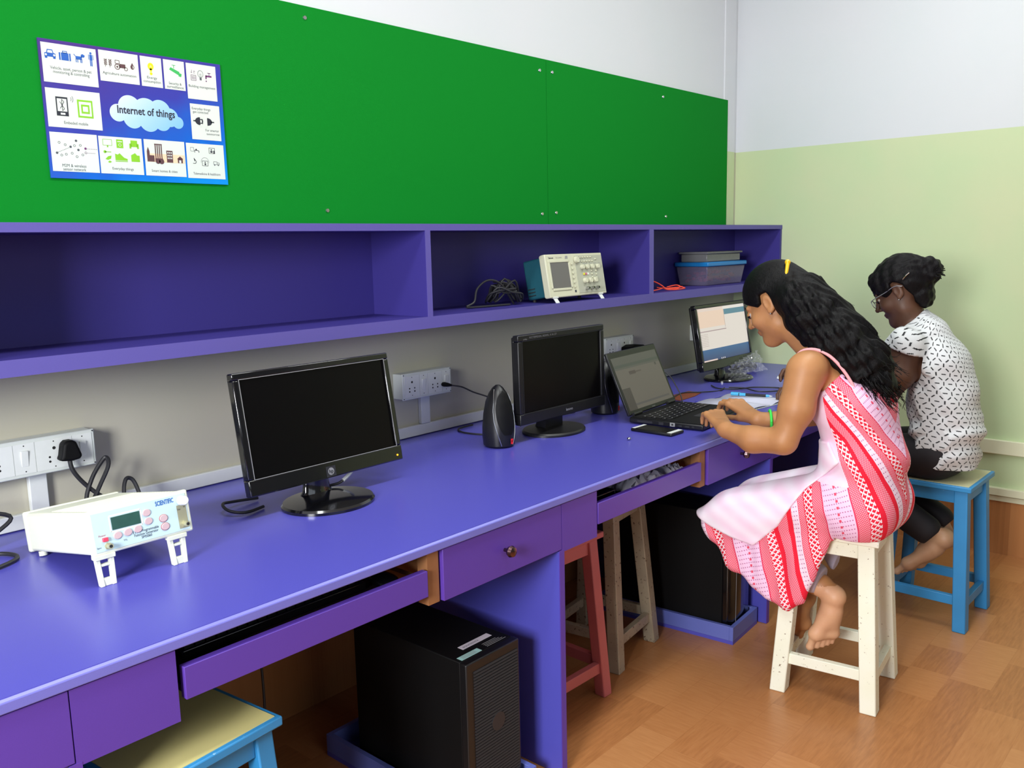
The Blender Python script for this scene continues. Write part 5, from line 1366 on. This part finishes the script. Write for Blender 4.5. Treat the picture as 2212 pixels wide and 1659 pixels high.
# legs under the dress, bare feet
for sx_, kx in ((2.400, 2.405), (2.545, 2.55)):
    B.cone((sx_, -1.13, .565), (kx, -.83, .490), .070, .055, 0.02)
    B.cone((kx, -.83, .480), (kx, -.93, .37), .050, .044, 0.02)
B.cone((2.405, -.93, .37), (2.432, -1.095, .315), .042, .034, 0.02); B.cone((2.55, -.93, .37), (2.505, -1.02, .265), .042, .028, 0.02)
foot(B, (2.430, -1.138, .290), (2.425, -1.108, .168), (0.75, 0.62, 0.1), 1.08, big=-1, toe_bend=0.05)
foot(B, (2.500, -1.020, .236), (2.490, -1.000, .158), (0.75, 0.62, 0.1), 1.12, big=1, toe_bend=0.30)
def pick1(c):
    q = (c-fr1[0])@fr1[1].T/S1
    lip = (abs(q[:, 0]) < .019) & (q[:, 1] > .0880) & (q[:, 2] < -.0555) & (q[:, 2] > -.0765)
    sole = (c[:, 2] < .325) & (c[:, 1] < -1.06+0.45*(c[:, 2]-.10)*0 - 0.18*(c[:, 2]-.16)) & (c[:, 1] > -1.3)
    return np.where(lip, 1, np.where(sole, 2, 0))
BF1 = B.F
field_mesh('body', BF1, G, ['skin1', 'lip1', 'sole1'], P1, pick1)
eyes(P1, fr1, S1)

def dress_mat():
    m = bpy.data.materials.new('striped_printed_cotton'); m.use_nodes = True; t = NT(m); b = t.n['Principled BSDF']
    P = t.new('ShaderNodeNewGeometry').outputs['Position']; x, y, z = t.xyz(P)
    wob = t.m('MULTIPLY', t.m('SUBTRACT', t.noise(P, 9.0, 2.0), 0.5), 0.012)
    dz = t.m('SUBTRACT', z, 0.5); up = t.m('MAXIMUM', dz, 0.0); dn = t.m('MINIMUM', dz, 0.0)
    gz = t.m('ADD', t.m('MULTIPLY', t.m('MULTIPLY', up, up), 1.6), t.m('MULTIPLY', dn, 0.23))
    th = t.m('ARCTAN2', t.m('DIVIDE', t.m('ABSOLUTE', t.m('SUBTRACT', x, 2.47)), 1.42), t.m('SUBTRACT', -1.185, y))
    front = t.m('GREATER_THAN', y, -1.185)
    arc = t.m('ADD', t.m('MULTIPLY', t.m('MINIMUM', th, PI/2), 0.13), t.m('MULTIPLY', front, t.m('SUBTRACT', y, -1.185)))
    uu = t.m('ADD', t.m('SUBTRACT', t.m('SUBTRACT', arc, 1.389), gz), wob)
    ph = t.m('FRACT', t.m('DIVIDE', t.m('SUBTRACT', -1.157+3.05, uu), 0.305))
    LT, SP, RD, DW = lin((246, 206, 236)), lin((236, 86, 112)), lin((236, 38, 62)), lin((246, 222, 240))
    PK = lin((228, 60, 96))
    stops = [(0, PK), (.008, LT), (.280, PK), (.290, SP), (.385, RD), (.485, RD), (.525, SP), (.62, RD), (.665, DW), (.735, PK), (.742, SP), (.80, RD), (.90, SP)]
    base = t.ramp(ph, [(p, c) for p, c in stops], 'CONSTANT')
    one, zero, mid = (1, 1, 1, 1), (0, 0, 0, 1), (.45, .45, .45, 1)
    k_s = t.ramp(ph, [(0, zero), (.290, one), (.385, zero), (.525, one), (.62, zero), (.742, one), (.80, zero), (.90, one)], 'CONSTANT')
    k_m = t.ramp(ph, [(0, zero), (.39, one), (.48, zero), (.805, one), (.895, zero)], 'CONSTANT')
    k_l = t.ramp(ph, [(0, zero), (.02, one), (.27, zero), (.67, one), (.73, zero)], 'CONSTANT')
    k_c = t.ramp(ph, [(0, zero), (.135, one), (.158, zero)], 'CONSTANT')
    vv = t.m('ADD', z, t.m('MULTIPLY', uu, 0.35))
    q = 2*PI
    s1 = t.m('SINE', t.m('MULTIPLY', vv, q/0.0062)); s2 = t.m('SINE', t.m('MULTIPLY', uu, q/0.0066))
    spk = t.m('GREATER_THAN', t.m('MULTIPLY', s1, s2), 0.18)
    # arrow heads and knots: zig zag in v against u
    tri = t.m('PINGPONG', vv, 0.0078); u2 = t.m('PINGPONG', uu, 0.0085)
    mo = t.m('LESS_THAN', t.m('ABSOLUTE', t.m('SUBTRACT', tri, u2)), 0.0021)
    mo = t.m('MAXIMUM', mo, t.m('GREATER_THAN', t.m('MULTIPLY', t.m('SINE', t.m('MULTIPLY', vv, q/0.0156)), t.m('COSINE', t.m('MULTIPLY', uu, q/0.0155))), 0.55))
    dash = t.m('MULTIPLY', t.m('GREATER_THAN', t.m('SINE', t.m('MULTIPLY', vv, q/0.0125)), 0.72), t.m('GREATER_THAN', t.m('SINE', t.m('MULTIPLY', uu, q/0.0072)), 0.1))
    dot = t.m('GREATER_THAN', t.m('SINE', t.m('MULTIPLY', vv, q/0.0175)), 0.35)
    c = t.mix(t.m('MULTIPLY', t.m('MULTIPLY', spk, k_s), 0.6), base, lin((250, 214, 226)))
    c = t.mix(t.m('MULTIPLY', mo, k_m), c, lin((252, 226, 236)))
    c = t.mix(t.m('MULTIPLY', t.m('MULTIPLY', dash, k_l), 0.85), c, lin((178, 84, 142)))
    c = t.mix(t.m('MULTIPLY', dot, k_c), c, lin((232, 84, 112)))
    lim = t.m('ADD', t.m('MULTIPLY', t.m('SUBTRACT', z, 0.918), 0.385), -1.104)
    pale = t.m('MULTIPLY', t.m('GREATER_THAN', y, lim), t.m('GREATER_THAN', z, 0.655))
    n2 = t.noise(P, 7.0, 3.0)
    c = t.mix(pale, c, t.ramp(n2, [(0.35, lin((240, 226, 240))), (0.62, lin((240, 190, 216)))]))
    t.put(b.inputs['Base Color'], c); b.inputs['Roughness'].default_value = 0.8; b.inputs['Specular IOR Level'].default_value = 0.15
    t.put(b.inputs['Normal'], t.bump(t.noise(P, 30.0, 3.0), 0.25, 0.004)); return m
def flap_mat():
    m = bpy.data.materials.new('pale_pink_cotton'); m.use_nodes = True; t = NT(m); b = t.n['Principled BSDF']
    P = t.new('ShaderNodeNewGeometry').outputs['Position']; x, y, z = t.xyz(P)
    s_ = t.m('SINE', t.m('MULTIPLY', t.m('SUBTRACT', z, t.m('MULTIPLY', y, 0.55)), 2*PI/0.055)); n = t.noise(P, 8.0, 3.0)
    f = t.m('MULTIPLY', t.m('ADD', t.m('MULTIPLY', s_, 0.18), 0.5), n)
    t.put(b.inputs['Base Color'], t.ramp(f, [(0.12, lin((250, 240, 252))), (0.50, lin((246, 206, 232)))])); b.inputs['Roughness'].default_value = 0.8
    t.put(b.inputs['Normal'], t.bump(t.noise(P, 25.0, 3.0), 0.25, 0.004)); return m
D = Body(G)
D.cone((X0, -1.185, .60), (X0, -1.195, .70), .112, .100, 0.03, sx=1.42, cx=X0); D.cone((X0, -1.195, .70), (X0, -1.160, .85), .100, .098, 0.03, sx=1.42, cx=X0)
D.cone((X0, -1.160, .85), (X0, -1.115, .935), .096, .070, 0.03, sx=1.45, cx=X0)
D.ell((X0-.05, -1.075, .86), (.050, .045, .045), 0.03); D.ell((X0+.05, -1.075, .86), (.050, .045, .045), 0.03)
D.cone((X0-.07, -1.20, .575), (X0+.07, -1.20, .575), .105, .105, 0.03)
D.cone((X0-.085, -1.14, .590), (X0-.085, -.835, .500), .080, .062, 0.03); D.cone((X0+.085, -1.14, .590), (X0+.085, -.835, .500), .080, .062, 0.03)
D.prism([(-.745, .500), (-.752, .455), (-.800, .406), (-.840, .348), (-.937, .298), (-.967, .270), (-1.038, .257), (-1.087, .287), (-1.104, .333), (-1.150, .470), (-1.16, .54), (-1.0, .60), (-.84, .56)], 2.318, 2.618, 0.022, 0.03)
Xg, Yg, Zg = G.ax[0][:, None, None], G.ax[1][None, :, None], G.ax[2][None, None, :]
HULL = D.F.copy()
# falling folds, fading out on the seat
low = np.clip((0.66-Zg)/0.2, 0, 1)*np.clip((Yg+1.20)/0.10, 0, 1)
D.F += (0.0042*np.sin(Yg*62+Zg*18+1.0)+0.0016*np.sin(Yg*121-Zg*31))*low*(np.abs(D.F) < 0.05)
D.F += (0.0032*np.sin(Zg*62-Yg*38+Xg*20))*np.clip((Zg-.56)/0.1, 0, 1)*np.clip((.82-Zg)/0.1, 0, 1)*(np.abs(D.F) < 0.05)
# neckline: low scooped back and open armholes
neck = region2(G, [(-1.45, .10), (-1.45, 1.02), (-1.215, 1.02), (-1.15, .955), (-1.11, .905), (-1.085, .898), (-1.055, .915), (-1.035, .93), (-.98, .90), (-.60, .86), (-.60, .10)])
DF = smax(D.F, neck, 0.006)
def box_field(lo, hi):
    dx = np.maximum(lo[0]-Xg, Xg-hi[0]); dy = np.maximum(lo[1]-Yg, Yg-hi[1]); dz = np.maximum(lo[2]-Zg, Zg-hi[2])
    return np.maximum(np.maximum(dx, dy), dz)
DF = np.maximum(DF, -box_field((2.342, -1.40, 0.0), (2.70, -.968, .5025)))   # the stool and the legs stay clear
DF = np.maximum(DF, -box_field((2.0, -1.6, 0.0), (2.9, -1.165, .5025)))
inner = np.maximum(np.maximum(D.F+0.010, Zg-0.47), box_field((2.0, -.955, 0.0), (2.9, -.75, 1)))
DF = np.maximum(DF, -inner)
DF = DF.astype(np.float32)
field_mesh('dress', DF, G, [dress_mat()], P1)
fl = region2(G, [(-1.178, .720), (-1.128, .672), (-1.083, .630), (-1.011, .510), (-.934, .434), (-.86, .448), (-.798, .466), (-.728, .498), (-.735, .530), (-.79, .62), (-.93, .72), (-1.05, .75), (-1.14, .77)])
hull = HULL+0.0012*np.sin(Yg*40+Zg*60)
FF = smax(hull-0.0085, fl, 0.004); FF = np.maximum(FF, Xg-2.60); FF = np.maximum(FF, -(hull+0.004)).astype(np.float32)
field_mesh('pale_flap', FF, G, [flap_mat()], P1)
# straps
m = MB(); L = np.array(P1.location)
def P_(pts): return [tuple(np.array(p)-L) for p in pts]
m.tube(P_([(2.375, -1.012, .930), (2.365, -1.018, .975), (2.358, -1.045, 1.010), (2.357, -1.085, 1.018), (2.360, -1.125, 1.002), (2.368, -1.160, .965), (2.375, -1.190, .915), (2.38, -1.20, .87)]), 0.0046, 8)
m.tube(P_([(2.555, -1.010, .935), (2.560, -1.022, .98), (2.564, -1.055, 1.012), (2.560, -1.105, 1.008), (2.555, -1.15, .975), (2.555, -1.19, .92), (2.555, -1.20, .87)]), 0.0040, 8)
M['strap'] = mat('pink_strap', (240, 170, 176), 0.7); m.build('straps', 'strap', P1, smooth=60)
# pale trousers showing at the ankle
M['trouser1'] = mat('pale_lilac_cotton', (190, 184, 206), 0.8, nz=0.06, nscale=30)
TB = Body(G)
TB.cone((2.405, -.90, .40), (2.425, -1.075, .338), .055, .046, 0.02); TB.cone((2.55, -.90, .40), (2.515, -.995, .305), .055, .044, 0.02)
TB.cone((2.50, -1.05, .47), (2.52, -1.10, .36), .03, .022, 0.02)
cut = -((Yg+1.098)*0.86+(Zg-.338)*0.25)-0.0
TF = np.maximum(TB.F, cut); TF = np.maximum(TF, box_field((2.0, -1.6, .0), (2.9, -.6, .497)))
TF = np.maximum(TF, DF*0+(-DF)*0-1)
field_mesh('trousers', TF.astype(np.float32), G, ['trouser1'], P1)
# hair
Hh_ = Body(G)
def capfield(fr, S, BF, poly, off):
    """scalp layer: head ellipsoid grown by off, kept where (forward, up) is inside poly"""
    O, E = fr; r = np.array([.072, .092, .083])*S+off; c = O+S*(E.T@np.array([0, -.018, .030]))
    sl = G.sl(c-0.16, c+0.16); X, Y, Z = G.pts(sl)
    q = [(X-c[0])*E[i][0]+(Y-c[1])*E[i][1]+(Z-c[2])*E[i][2] for i in range(3)]
    k0 = np.sqrt((q[0]/r[0])**2+(q[1]/r[1])**2+(q[2]/r[2])**2); k1 = np.sqrt((q[0]/r[0]**2)**2+(q[1]/r[1]**2)**2+(q[2]/r[2]**2)**2)
    d = k0*(k0-1)/np.maximum(k1, 1e-6)
    f_ = ((X-O[0])*E[1][0]+(Y-O[1])*E[1][1]+(Z-O[2])*E[1][2])/S; u_ = ((X-O[0])*E[2][0]+(Y-O[1])*E[2][1]+(Z-O[2])*E[2][2])/S
    reg = poly2(np.array(poly, float), f_, u_)*S
    return sl, smax(d, reg, 0.008)
sl, d = capfield(fr1, S1, BF1, [(.14, .052), (.085, .040), (.055, .020), (.030, .000), (.012, .004), (.002, .030), (-.022, .028), (-.036, .0), (-.040, -.05), (-.10, -.09), (-.20, -.02), (-.20, .20), (.14, .20)], 0.013)
Hh_.F[sl] = np.minimum(Hh_.F[sl], d.astype(np.float32))
for a, b, ra, rb in (((-1.000, 1.150), (-1.050, 1.105), .072, .068), ((-1.050, 1.105), (-1.125, 1.045), .068, .066), ((-1.125, 1.045), (-1.190, .985), .064, .056),
                     ((-1.190, .985), (-1.235, .925), .054, .036)):
    Hh_.cone((X0-.012, a[0], a[1]), (X0-.02, b[0], b[1]), ra, rb, 0.03, sx=1.35, cx=X0-.015)
Hh_.cone((X0-.055, -1.00, 1.085), (X0-.075, -1.10, 1.025), .030, .030, 0.02); Hh_.cone((X0-.075, -1.10, 1.025), (X0-.070, -1.19, .945), .030, .024, 0.02)
wv = 0.0045*np.sin(Yg*85+Zg*30+4*np.sin(Xg*46))*np.sin(Zg*95-Yg*50+Xg*33)+0.0025*np.sin(Xg*230+Yg*120+Zg*60)+0.002*np.sin(Yg*210-Zg*170)
Hh_.F += wv*(np.abs(Hh_.F) < 0.04)*np.clip((-Yg-.97)/0.06, 0.05, 1)
field_mesh('hair', Hh_.F, G, ['hair'], P1)
rnd = random.Random(5); st = MB()
for k in range(520):
    t0 = rnd.random(); s_ = rnd.uniform(-1, 1)
    # start on the mane, run down it as a loose spiral
    y0 = -1.00-0.20*t0; z0 = 1.165-0.19*t0; wd = 0.085-0.02*t0
    up_ = rnd.uniform(-1, 1.0); ny, nz2 = 0.66, 0.75
    th = math.sqrt(max(0, 1-s_*s_*0.8))*0.066
    p = np.array([X0-.015+s_*wd, y0-ny*th*up_*(1 if up_ > 0 else 0.6), z0+nz2*th*up_*(1 if up_ > 0 else 0.8)-0.012])
    dr = np.array([rnd.uniform(-.25, .25), -.70, -.70]); L_ = rnd.uniform(.05, .12); ph = rnd.random()*6.28; rr = rnd.uniform(.004, .0085); pts = []
    n_ = 12; drift = rnd.uniform(-.02, .03)
    for i in range(n_):
        tt = i/(n_-1); a = ph+tt*L_*95
        pts.append(p+dr*L_*tt+np.array([rr*math.cos(a), 0.7*rr*math.sin(a)-drift*tt*tt*.5, 0.7*rr*math.sin(a)+drift*tt*tt]))
    pts = [q for q in pts if not (q[2] < .865)]
    if len(pts) > 3: st.tube(P_(pts), 0.0016, 4, smooth=2, r1=0.0004)
for k in range(130):   # loose curled ends over the back
    s_ = rnd.uniform(-1, .9); tt0 = rnd.random()
    p = np.array([X0-.015+s_*.075, -1.175-.07*tt0, .955-.035*tt0]); dr = np.array([rnd.uniform(-.2, .2), rnd.uniform(-.5, -.15), -.9]); L_ = rnd.uniform(.035, .085); ph = rnd.random()*6.28; rr = rnd.uniform(.005, .009)
    pts = [p+dr*L_*(i/10)+np.array([rr*math.cos(ph+i*.95), rr*math.sin(ph+i*.95)-.022, .6*rr*math.sin(ph+i*.95)]) for i in range(11)]
    st.tube(P_(pts), 0.0017, 4, smooth=2, r1=0.0005)
st.build('hair_curls', 'hair', P1, smooth=60)
# sideburn wisps, yellow clip, earring, wristband
m = MB(); hp = fr1[0]+S1*(fr1[1].T@np.array([-.045, -.045, .112])); d_ = fr1[1].T@np.array([-.1, -.05, 1.0])
c0 = np.array([X0-.030, -.972, 1.208])-L
m.tube([tuple(c0+np.array([0, 0.010, 0.046])), tuple(c0+np.array([-.012, 0.006, 0.030])), tuple(c0+np.array([-.024, .004, .006])), tuple(c0+np.array([-.030, .004, -.010]))], 0.0062, 10, r1=0.0034)
m.ball(tuple(c0+np.array([0, 0.010, 0.046])), 0.0085, 12)
M['clip'] = mat('yellow_clip', (240, 186, 20), 0.3, coat=0.4); m.build('hair_clip', 'clip', P1, smooth=60)
ear = fr1[0]+S1*(fr1[1].T@np.array([-.078, -.004, -.038]))-L
MB().ball(tuple(ear), 0.0026, 10).build('earring', 'metal', P1)
M['band'] = mat('neon_green_band', (60, 232, 84), 0.4)
wc = np.array([2.545, -.872, .765])-L; ax = nrm(np.array([2.575, -.92, .768])-np.array([2.528, -.845, .764])); o1 = nrm(np.cross(ax, [0, 0, 1])); o2 = np.cross(ax, o1); m = MB()
pts = [tuple(wc+(o1*math.cos(a)+o2*math.sin(a))*0.0305) for a in [2*PI*k/24 for k in range(25)]]
m.tube(pts, 0.0042, 8, smooth=1).build('wristband', 'band', P1, smooth=60)

# ------------------------------------------------------------------ person with glasses
P2 = thing('person', 'person with tied up hair and glasses in a white top with small black marks', 'person', (3.22, -1.19, 0.50))
G = Grid((2.93, -1.44, 0.06), (3.52, -0.54, 1.29), 0.0038)
Xg, Yg, Zg = G.ax[0][:, None, None], G.ax[1][None, :, None], G.ax[2][None, None, :]
B = Body(G); X0 = 3.21
B.cone((X0, -1.19, .59), (X0, -1.20, .70), .095, .085, 0.03, sx=1.45, cx=X0); B.cone((X0, -1.20, .70), (X0, -1.16, .88), .085, .085, 0.03, sx=1.45, cx=X0)
B.cone((X0, -1.16, .88), (X0, -1.11, .965), .080, .055, 0.03, sx=1.6, cx=X0); B.cone((X0-.13, -1.10, .965), (X0+.13, -1.09, .965), .044, .044, 0.03)
B.cone((X0, -1.10, .99), (X0, -1.06, 1.075), .047, .042, 0.03)
fr2 = head_frame((X0-.01, -1.036, 1.137), math.radians(30)); S2 = 0.93
head(B, fr2, S2)
B.cone((3.070, -1.100, .955), (3.048, -1.095, .86), .048, .043, 0.03); B.cone((3.048, -1.095, .86), (3.060, -1.050, .785), .041, .036, 0.02)
B.cone((3.060, -1.050, .785), (3.078, -.82, .772), .036, .024, 0.015)
hand(B, (3.078, -.810, .772), (3.045, -.722, .788), (0.2, 0.2, 1), (1, 0.2, 0), 0.92, (0.8, 0.8, 0.8, 0.8), (0.8, 0.5), 0.4)
B.cone((3.345, -1.085, .955), (3.400, -.985, .905), .050, .043, 0.03); B.cone((3.400, -.985, .905), (3.430, -.880, .815), .040, .034, 0.02)
B.cone((3.430, -.880, .810), (3.290, -.715, .802), .034, .024, 0.015)
hand(B, (3.283, -.705, .803), (3.215, -.645, .828), (0.1, 0.2, 1), (-0.7, -0.7, 0), 0.92, (0.8, 0.8, 0.8, 0.8), (0.8, 0.5), 0.4)
for sx_ in (3.135, 3.285):
    B.cone((sx_, -1.15, .575), (sx_, -.86, .545), .066, .054, 0.02); B.cone((sx_, -.86, .53), (sx_+.005, -1.02, .40), .048, .044, 0.02)
    B.cone((sx_+.005, -1.02, .40), (sx_+.01, -1.185, .325), .042, .030, 0.02)
foot(B, (3.147, -1.238, .290), (3.147, -1.135, .178), (0.45, 0.65, 0.6), 1.15, big=-1, toe_bend=0.0)
foot(B, (3.292, -1.200, .272), (3.285, -1.115, .165), (0.0, 0.75, 0.6), 0.92, big=1, toe_bend=0.1)
def pick2(c):
    q = (c-fr2[0])@fr2[1].T/S2
    lip = (abs(q[:, 0]) < .019) & (q[:, 1] > .0880) & (q[:, 2] < -.0555) & (q[:, 2] > -.0765)
    return np.where(lip, 1, np.where((c[:, 2] < .33) & (c[:, 1] < -1.0), 2, 0))
field_mesh('body', B.F, G, ['skin2', 'lip2', 'sole2'], P2, pick2)
eyes(P2, fr2, S2); L = np.array(P2.location)
def top_mat():
    m = bpy.data.materials.new('white_top_with_black_marks'); m.use_nodes = True; t = NT(m); b = t.n['Principled BSDF']
    P = t.new('ShaderNodeNewGeometry').outputs['Position']; x, y, z = t.xyz(P)
    th = t.m('ARCTAN2', t.m('SUBTRACT', x, 3.21), t.m('SUBTRACT', -1.16, y)); s_ = t.m('MULTIPLY', th, 0.125)
    n = t.noise(P, 12.0, 2.0)
    s_ = t.m('ADD', s_, t.m('MULTIPLY', t.m('SUBTRACT', n, 0.5), 0.02)); zz = t.m('ADD', z, t.m('MULTIPLY', s_, 0.15))
    cw, ch = 0.0185, 0.0150
    row = t.m('FLOOR', t.m('DIVIDE', zz, ch)); sh = t.m('MULTIPLY', t.m('FRACT', t.m('MULTIPLY', row, 0.5)), 1.0)
    a = t.m('ADD', t.m('DIVIDE', s_, cw), sh); col = t.m('FLOOR', a)
    lx = t.m('MULTIPLY', t.m('SUBTRACT', t.m('FRACT', a), 0.5), cw); lz = t.m('MULTIPLY', t.m('SUBTRACT', t.m('FRACT', t.m('DIVIDE', zz, ch)), 0.5), ch)
    k = t.m('FRACT', t.m('ADD', t.m('MULTIPLY', row, 0.25), t.m('MULTIPLY', col, 0.5))); ang = t.m('MULTIPLY', k, PI)
    ca, sa = t.m('COSINE', ang), t.m('SINE', ang)
    p = t.m('ADD', t.m('MULTIPLY', lx, ca), t.m('MULTIPLY', lz, sa)); q = t.m('SUBTRACT', t.m('MULTIPLY', lz, ca), t.m('MULTIPLY', lx, sa))
    wd = t.m('ADD', 0.0009, t.m('MULTIPLY', t.m('ABSOLUTE', t.m('SINE', t.m('MULTIPLY', p, PI/0.0040))), 0.0012))
    mk = t.m('MULTIPLY', t.m('LESS_THAN', t.m('ABSOLUTE', p), 0.0060), t.m('LESS_THAN', t.m('ABSOLUTE', q), wd))
    t.put(b.inputs['Base Color'], t.mix(mk, lin((214, 216, 218)), lin((26, 28, 32)))); b.inputs['Roughness'].default_value = 0.8
    t.put(b.inputs['Normal'], t.bump(t.noise(P, 26.0, 3.0), 0.3, 0.004)); return m
D = Body(G)
D.cone((X0, -1.205, .575), (X0, -1.205, .66), .108, .106, 0.03, sx=1.42, cx=X0); D.cone((X0, -1.205, .66), (X0, -1.19, .77), .106, .104, 0.03, sx=1.42, cx=X0)
D.cone((X0, -1.19, .77), (X0, -1.165, .88), .104, .098, 0.03, sx=1.42, cx=X0); D.cone((X0, -1.165, .88), (X0, -1.125, .965), .094, .068, 0.03, sx=1.5, cx=X0)
D.cone((X0, -1.13, .985), (X0, -1.095, 1.025), .066, .050, 0.03); D.cone((X0-.13, -1.10, .958), (X0+.13, -1.09, .958), .058, .058, 0.03)
D.cone((3.070, -1.098, .955), (3.055, -1.095, .90), .062, .062, 0.02); D.cone((3.345, -1.088, .955), (3.375, -1.03, .93), .060, .056, 0.02)
fold = 0.005*np.sin(Zg*90+Yg*40+Xg*15)*np.clip((.74-Zg)/.08, 0, 1)+0.0035*np.sin(Zg*48-Yg*70)
D.F += fold*(np.abs(D.F) < 0.05)
reg = region2(G, [(-1.45, .535), (-1.30, .538), (-1.22, .548), (-1.15, .580), (-1.095, .622), (-.95, .66), (-.95, .935), (-1.02, .965), (-1.035, .985), (-1.06, 1.005), (-1.105, 1.052), (-1.125, 1.085), (-1.45, 1.10)])
sleeve = -(Zg-.895-0.35*(Yg+1.09))  # underside of the cap sleeves
DF = smax(D.F, reg, 0.005)
arm_zone = np.maximum(np.abs(Xg-X0)*-1+0.118, sleeve*0-1)
DF = np.where((np.abs(Xg-X0) > 0.150) & (Zg < .93), np.maximum(DF, sleeve), DF)
AR = Body(G)
AR.cone((3.068, -1.100, .99), (3.044, -1.097, .86), .064, .062, 0.0); AR.cone((3.044, -1.097, .86), (3.060, -1.050, .785), .060, .050, 0.0)
AR.cone((3.345, -1.085, .99), (3.400, -.985, .905), .064, .058, 0.0)
DF = np.maximum(DF, -np.maximum(AR.F, Zg-(.950+.32*(Yg+1.08))))
DF = np.maximum(DF, -(B.F+0.0025)).astype(np.float32)
field_mesh('top', DF, G, [top_mat()], P2)
M['trouser2'] = mat('black_trousers', (22, 18, 24), 0.75, nz=0.15, nscale=20)
TB = Body(G)
TB.cone((X0-.07, -1.19, .578), (X0+.07, -1.19, .578), .082, .082, 0.03)
TB.ell((X0, -1.20, .60), (.14, .105, .09), 0.03)
for sx_ in (3.135, 3.285):
    TB.cone((sx_, -1.15, .578), (sx_, -.86, .545), .076, .064, 0.02); TB.cone((sx_, -.86, .53), (sx_+.003, -1.03, .40), .060, .062, 0.02)
    TB.cone((sx_+.003, -1.03, .40), (sx_+.008, -1.175, .315), .056, .050, 0.02)
TF = np.maximum(TB.F, -((Yg+1.205)*0.75+(Zg-.300)*0.66))
TF = np.maximum(TF, -box_field((2.5, -1.6, .0), (3.9, -1.035, .5022)) if False else TF)
seat = box_field((3.06, -1.6, .43), (3.40, -1.035, .5022)); TF = np.maximum(TF, -seat).astype(np.float32)
field_mesh('trousers', TF, G, ['trouser2'], P2)
# hair with fringe and a raised bun
Hh_ = Body(G)
sl, d = capfield(fr2, S2, B.F, [(.16, .026), (.100, .022), (.060, .012), (.030, -.002), (.012, .004), (.002, .028), (-.024, .026), (-.038, 0), (-.045, -.06), (-.10, -.09), (-.20, -.02), (-.20, .20), (.16, .20)], 0.015)
Hh_.F[sl] = np.minimum(Hh_.F[sl], d.astype(np.float32))
Hh_.cone((X0-.045, -.963, 1.165), (X0+.035, -.963, 1.165), .026, .026, 0.02); Hh_.cone((X0-.055, -.975, 1.150), (X0-.066, -1.01, 1.128), .016, .012, 0.015)
Hh_.cone((X0, -1.095, 1.185), (X0-.005, -1.130, 1.205), .045, .038, 0.02); Hh_.ell((X0-.005, -1.120, 1.222), (.045, .034, .028), 0.012)
Hh_.ell((X0-.01, -1.135, 1.190), (.040, .026, .024), 0.010); Hh_.ell((X0, -1.115, 1.120), (.052, .028, .045), 0.02)
Hh_.F += (0.0035*np.sin(Yg*150+Zg*60+3*np.sin(Xg*60))*np.sin(Zg*120+Xg*40))*(np.abs(Hh_.F) < .04)
field_mesh('hair', Hh_.F, G, ['hair2'], P2)
st = MB(); rnd = random.Random(9)
for k in range(26):
    a = rnd.uniform(-.9, 1.1); p = np.array([X0+rnd.uniform(-.035, .03), -1.135, 1.195]); d_ = np.array([rnd.uniform(-.2, .2), -math.cos(a), math.sin(a)*.8])
    q = [p+d_*r_ for r_ in (0.0, .015, .026, rnd.uniform(.030, .040))]; st.tube(P_(q), 0.005, 5, r1=0.0015)
st.build('bun_strands', 'hair2', P2, smooth=60)
# glasses
M['frame'] = mat('silver_black_frame', (150, 150, 156), 0.25, metal=0.5); M['lens'] = mat('clear_lens', (230, 235, 240), 0.05, alpha=0.14)
gm = MB(); ln = MB()
def hl(p): return tuple(fr2[0]+S2*(fr2[1].T@np.array(p))-L)
for s_ in (-1, 1):
    ring = [(s_*.032+.023*math.cos(a), .106-.010*abs(math.cos(a))*0-abs(s_*.032+.023*math.cos(a))*.12, -.006+.0155*math.sin(a)) for a in [2*PI*k/20 for k in range(21)]]
    gm.tube([hl(p) for p in ring], 0.0013, 6, smooth=1)
    ln.add([hl(p) for p in ring[:-1]], [tuple(range(20))])
    gm.tube([hl((s_*.055, .099, .002)), hl((s_*.074, .080, .006)), hl((s_*.080, .030, .008)), hl((s_*.083, -.010, .012)), hl((s_*.080, -.035, .0))], 0.0015, 6)
gm.tube([hl((-.009, .105, .0)), hl((0, .108, .003)), hl((.009, .105, .0))], 0.0013, 6)
gm.build('glasses', 'frame', P2, smooth=60); ln.build('lenses', 'lens', P2)
MB().ball(hl((-.080, -.002, -.038)), 0.0022, 10).build('earring', 'metal', P2)
MB().tube([hl((-.088, -.050, .020)), hl((-.090, -.065, .026)), hl((-.086, -.080, .030))], 0.0022, 8).build('hair_pin', 'metal', P2)
